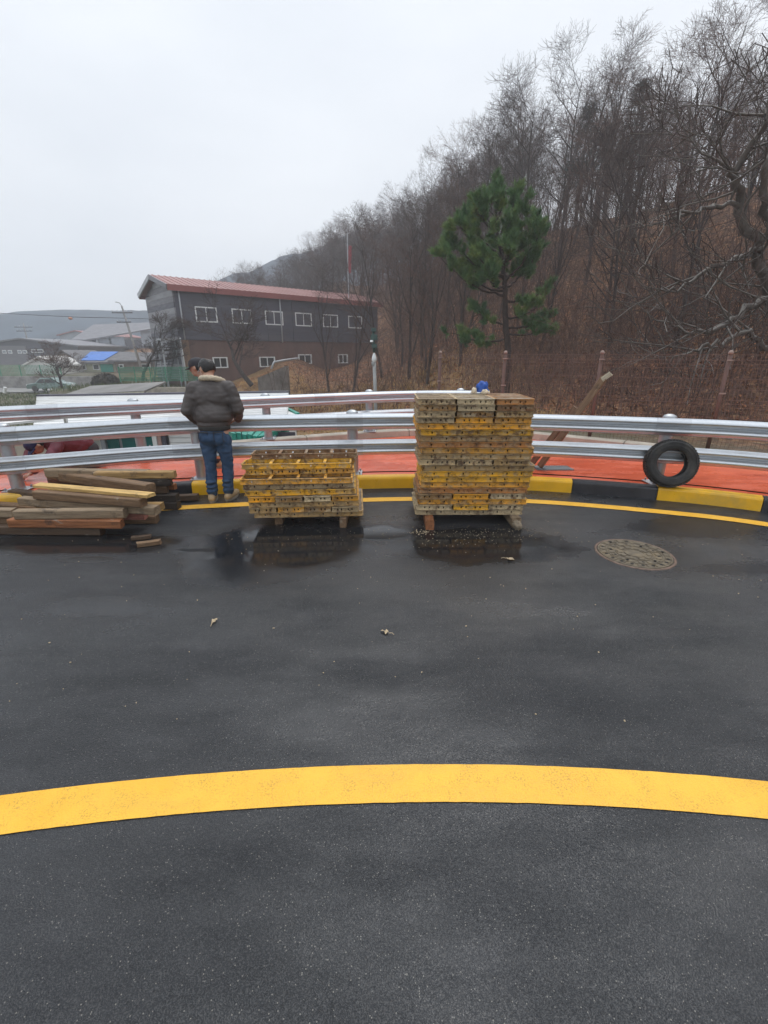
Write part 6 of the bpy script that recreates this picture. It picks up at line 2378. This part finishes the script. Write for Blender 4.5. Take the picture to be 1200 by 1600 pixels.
def standing_man():
    t = thing('person', 'person seen from behind in grey brown jacket and blue jeans, leaning at the guardrail', 'person', (-1.97, 5.13, 0))
    hc, hf = (-.075, .285, 1.515), (-.72, .50, -.42)
    LW, RW = Vector((-.222, .215, .905)), Vector((.20, .345, .935))
    b = MB()
    f, sd, u, rot = head_parts(b, hc, hf)
    cap_part(b, (0, .17, 1.36), (-.06, .26, 1.46), .058, .055)
    ell_part(b, (0, .13, 1.18), (.17, .10, .22))
    cap_part(b, (-.15, .15, 1.31), (.15, .15, 1.31), .06, .06)
    ell_part(b, (0, .08, .88), (.145, .10, .14))
    for sx, kn, an in ((-1, (-.087, .055, .46), (-.088, .0, .09)), (1, (.10, .095, .46), (.082, .065, .09))):
        cap_part(b, (sx * .085, .07, .82), kn, .075, .05)
        cap_part(b, kn, an, .048, .036)
        an = Vector(an)
        cap_part(b, an - Vector((0, 0, .03)), an + Vector((sx * .02, .12, -.05)), .034, .028)
    for sh, el, wr in (((-.2, .15, 1.31), (-.275, .06, 1.07), LW), ((.2, .15, 1.31), (.285, .12, 1.08), RW)):
        cap_part(b, sh, el, .05, .04)
        cap_part(b, el, wr, .038, .026)
    hand_parts(b, LW + Vector((.01, .012, -.015)), (.62, -.10, -.62), (.1, .95, .2), 1.0, .35)
    hand_parts(b, RW, (-.75, .35, -.1), (0, .3, -1), 1.0, .6)
    blob('body', b, M['skin'], t, .0065, 2)
    hair_obj(hc, hf, t, True)
    for k in (-1, 1):
        e = Vector(hc) + f * .082 + sd * k * .031 + u * .006
        obj('eye', MB().lathe([(.0005, .011), (.008, .008), (.011, 0), (.008, -.008), (.0005, -.011)], 10, e), M['white_paint'], t, True, True)
    g = MB()
    for k in (-1, 1):
        pts = [Vector(hc) + f * .112 + sd * k * .031 + u * .008 + (sd * math.cos(a) * .024 + u * math.sin(a) * .018) for a in [2 * PI * i / 12 for i in range(13)]]
        g.tube(pts, .0022, 5)
        g.tube([Vector(hc) + f * .108 + sd * k * .058 + u * .014, Vector(hc) + sd * k * .084 + u * .012 - f * .01, Vector(hc) + sd * k * .082 - u * .006 - f * .035], .0026, 5)
    obj('glasses', g, M['pipe_grey'], t, False, True)
    # jacket
    j = MB()
    ell_part(j, (0, .10, 1.01), (.228, .165, .165))
    ell_part(j, (0, .145, 1.19), (.240, .155, .20))
    cap_part(j, (-.165, .16, 1.315), (.165, .16, 1.315), .082, .082)
    ell_part(j, (0, .165, 1.35), (.15, .105, .075))
    ell_part(j, (-.01, .175, 1.40), (.098, .090, .045))
    ell_part(j, (0, .085, .92), (.190, .142, .075))
    for sh, el, wr in (((-.195, .15, 1.31), (-.272, .06, 1.075), LW), ((.195, .15, 1.31), (.282, .12, 1.085), RW)):
        el, wr = Vector(el), Vector(wr)
        cap_part(j, sh, el, .088, .075)
        cap_part(j, el, el.lerp(wr, .8), .075, .056)
        cap_part(j, el.lerp(wr, .8), wr, .05, .042)
    blob('jacket', j, M['jacket_grey'], t, .0095, 3, .011, 10, 2.3, 3)
    hem = MB()
    prof = [(.96, .0), (1.0, .012), (1.0, .045), (.94, .055)]
    tmp = MB().lathe(prof, 36)
    hem.add([(v[0] * .182, .085 + v[1] * .136, .852 + v[2]) for v in tmp.v], tmp.f)
    obj('jacket_hem', hem, M['rib_knit'], t, True, True)
    c = catmull([Vector(p) for p in ((-.085, .30, 1.375), (-.118, .23, 1.395), (-.105, .15, 1.415), (-.055, .095, 1.425), (.0, .082, 1.427), (.06, .095, 1.422), (.105, .15, 1.405), (.115, .23, 1.38), (.08, .30, 1.36))], 5)
    cm = MB().tube(c, [.031 + .003 * math.sin(i * 1.7) for i in range(len(c))], 12)
    obj('collar', cm, M['fleece'], t, True, True)
    # jeans
    q = MB()
    ell_part(q, (0, .080, .865), (.168, .125, .075))
    ell_part(q, (-.02, .065, .775), (.172, .138, .115))
    ell_part(q, (-.075, .02, .76), (.088, .085, .09))
    ell_part(q, (.075, .02, .76), (.088, .085, .09))
    for sx, kn, an in ((-1, (-.087, .055, .46), (-.090, -.002, .115)), (1, (.10, .095, .46), (.082, .065, .115))):
        hip = (sx * .088, .065, .74)
        cap_part(q, hip, kn, .098, .069)
        cap_part(q, kn, an, .069, .060)
        an = Vector(an)
        for dz, rr in ((.02, .070), (.075, .068), (.13, .069)):
            ell_part(q, an + Vector((0, .004, dz)), (rr, rr * 1.05, .022))
    blob('jeans', q, M['denim'], t, .0095, 2, .010, 15, 1.7, 9)
    pk = MB()
    for sx in (-1, 1):
        for (dx, dz, w_, h_) in ((0, .045, .105, .005), (-.052, -.01, .005, .115), (.052, -.01, .005, .115)):
            pk.box((sx * .085 + dx, -.072 + abs(dx) * .25, .80 + dz), (w_, .012, h_), bev=.002)
    pk.box((0, -.052, .835), (.30, .012, .006), bev=.002)
    obj('pocket_seam', pk, M['trousers_dark'], t, False, True)['kind'] = 'stuff'
    shoe(t, (-.092, -.03, 0), (-.14, .2, 0))
    shoe(t, (.080, .04, 0), (.115, .27, 0))
standing_man()

def capped_person():
    t = thing('person', 'person in dark cap and dark clothes mostly hidden behind the man in grey brown jacket', 'person', (-2.44, 6.32, DECK_Z))
    hc, hf = (-.085, .02, 1.375), (-.93, .12, -.22)
    b = MB()
    f, sd, u, rot = head_parts(b, hc, hf)
    cap_part(b, (0, .03, 1.22), (-.07, .02, 1.32), .056, .053)
    ell_part(b, (.02, .05, 1.03), (.16, .10, .22))
    cap_part(b, (.0, -.10, 1.17), (.0, .19, 1.17), .06, .06)
    ell_part(b, (.05, .05, .78), (.13, .11, .12))
    for sy in (-1, 1):
        cap_part(b, (.05, .05 + sy * .08, .74), (.03, .05 + sy * .085, .42), .07, .048)
        cap_part(b, (.03, .05 + sy * .085, .42), (.06, .05 + sy * .085, .08), .046, .034)
        cap_part(b, (.06, .05 + sy * .085, .05), (-.08, .05 + sy * .09, .035), .034, .028)
        cap_part(b, (.01, .05 + sy * .16, 1.17), (.06, .05 + sy * .20, .93), .046, .038)
        cap_part(b, (.06, .05 + sy * .20, .93), (-.10, .05 + sy * .17, .80), .036, .026)
        hand_parts(b, (-.10, .05 + sy * .17, .80), (-.8, 0, -.4), (0, -sy, 0), .95, .5)
    blob('body', b, M['skin'], t, .0075, 2)
    hair_obj(hc, hf, t, False)
    cap_obj(hc, hf, t, M['cap_dark'], (.070, .078, .04))
    j = MB()
    ell_part(j, (.02, .05, 1.02), (.165, .17, .24))
    cap_part(j, (.0, -.09, 1.16), (.0, .19, 1.16), .085, .085)
    ell_part(j, (.05, .05, .80), (.15, .165, .07))
    for sy in (-1, 1):
        cap_part(j, (.01, .05 + sy * .15, 1.16), (.06, .05 + sy * .19, .93), .075, .062)
        cap_part(j, (.06, .05 + sy * .19, .93), (-.08, .05 + sy * .17, .81), .060, .045)
    blob('jacket', j, M['jacket_navy'], t, .013, 3, .008, 13, 1.8, 5)
    q = MB()
    ell_part(q, (.05, .05, .76), (.14, .15, .11))
    for sy in (-1, 1):
        cap_part(q, (.05, .05 + sy * .08, .72), (.03, .05 + sy * .085, .42), .09, .066)
        cap_part(q, (.03, .05 + sy * .085, .42), (.06, .05 + sy * .085, .10), .064, .056)
    blob('trousers', q, M['trousers_dark'], t, .013, 3, .006, 14, 1.5, 2)
    for sy in (-1, 1):
        shoe(t, (.09, .05 + sy * .085, 0), (-.13, .05 + sy * .10, 0))
capped_person()

def kneeling_worker():
    base = Vector((-4.55, 6.02, DECK_Z))
    t = thing('person', 'person in navy cap and maroon jacket kneeling bent over behind the guardrail, left', 'person', base)
    # faces the camera and left, bent low over the deck
    hc, hf = (-.03, -.20, .42), (-.35, -.50, -.80)
    b = MB()
    f, sd, u, rot = head_parts(b, hc, hf)
    cap_part(b, (.06, -.06, .46), (-.01, -.15, .44), .056, .053)
    cap_part(b, (.10, .0, .46), (.30, .24, .34), .13, .13)
    cap_part(b, (-.08, .07, .45), (.20, -.11, .45), .06, .06)
    for (kx, ky, fx, fy) in ((.10, -.10, .42, .26), (-.06, .16, .26, .46)):
        hip = Vector((.30, .26, .26)) + Vector((kx - .1, ky + .05, 0)) * .35
        cap_part(b, hip, (kx, ky, .075), .085, .06)
        cap_part(b, (kx, ky, .065), (fx, fy, .055), .055, .04)
        cap_part(b, (fx, fy, .05), (fx + .06, fy + .07, .04), .036, .03)
    arms = (((-.13, .09, .42), (-.27, -.03, .28), (-.27, -.22, .10)), ((.24, -.15, .42), (.20, -.33, .26), (-.0, -.40, .10)))
    for sh, el, wr in arms:
        cap_part(b, sh, el, .048, .038)
        cap_part(b, el, wr, .036, .026)
    hand_parts(b, arms[0][2], (-.1, -.8, -.35), (0, 0, -1), 1.0, .5)
    hand_parts(b, arms[1][2], (-.8, -.3, -.35), (0, 0, -1), 1.0, .5)
    blob('body', b, M['skin'], t, .0075, 2)
    hair_obj(hc, hf, t, False)
    cap_obj(hc, hf, t, M['cap_navy'], (-.01, .085, .06))
    j = MB()
    cap_part(j, (.09, -.01, .455), (.28, .22, .36), .165, .165)
    cap_part(j, (-.07, .07, .44), (.19, -.11, .44), .09, .09)
    for sh, el, wr in arms:
        el, wr = Vector(el), Vector(wr)
        cap_part(j, sh, el, .078, .065)
        cap_part(j, el, el.lerp(wr, .9), .062, .046)
    blob('jacket', j, M['jacket_maroon'], t, .012, 3, .010, 13, 1.3, 4)
    q = MB()
    ell_part(q, (.31, .27, .27), (.16, .16, .14))
    for (kx, ky, fx, fy) in ((.10, -.10, .42, .26), (-.06, .16, .26, .46)):
        hip = Vector((.30, .26, .26)) + Vector((kx - .1, ky + .05, 0)) * .35
        cap_part(q, hip, (kx, ky, .085), .105, .078)
        cap_part(q, (kx, ky, .078), (fx, fy, .065), .072, .056)
    blob('trousers', q, M['trousers_dark'], t, .012, 3, .006, 14, 1.4, 2)
kneeling_worker()
#__NEXT__

# ------------------------------------------------------------------ wet misty air
HAZE = bpy.data.materials.new('misty_air')
HAZE.use_nodes = True
hn, hl = HAZE.node_tree.nodes, HAZE.node_tree.links
hn.clear()
h_out = hn.new('ShaderNodeOutputMaterial')
h_v = hn.new('ShaderNodeVolumePrincipled')
h_v.inputs['Color'].default_value = (.93, .96, 1.0, 1)
h_v.inputs['Density'].default_value = .0021
h_v.inputs['Anisotropy'].default_value = 0.0
hl.new(h_v.outputs['Volume'], h_out.inputs['Volume'])
hz = MB().box((-40, 125, 25), (700, 420, 64))
o = obj('haze', hz, HAZE)
o['kind'] = 'stuff'
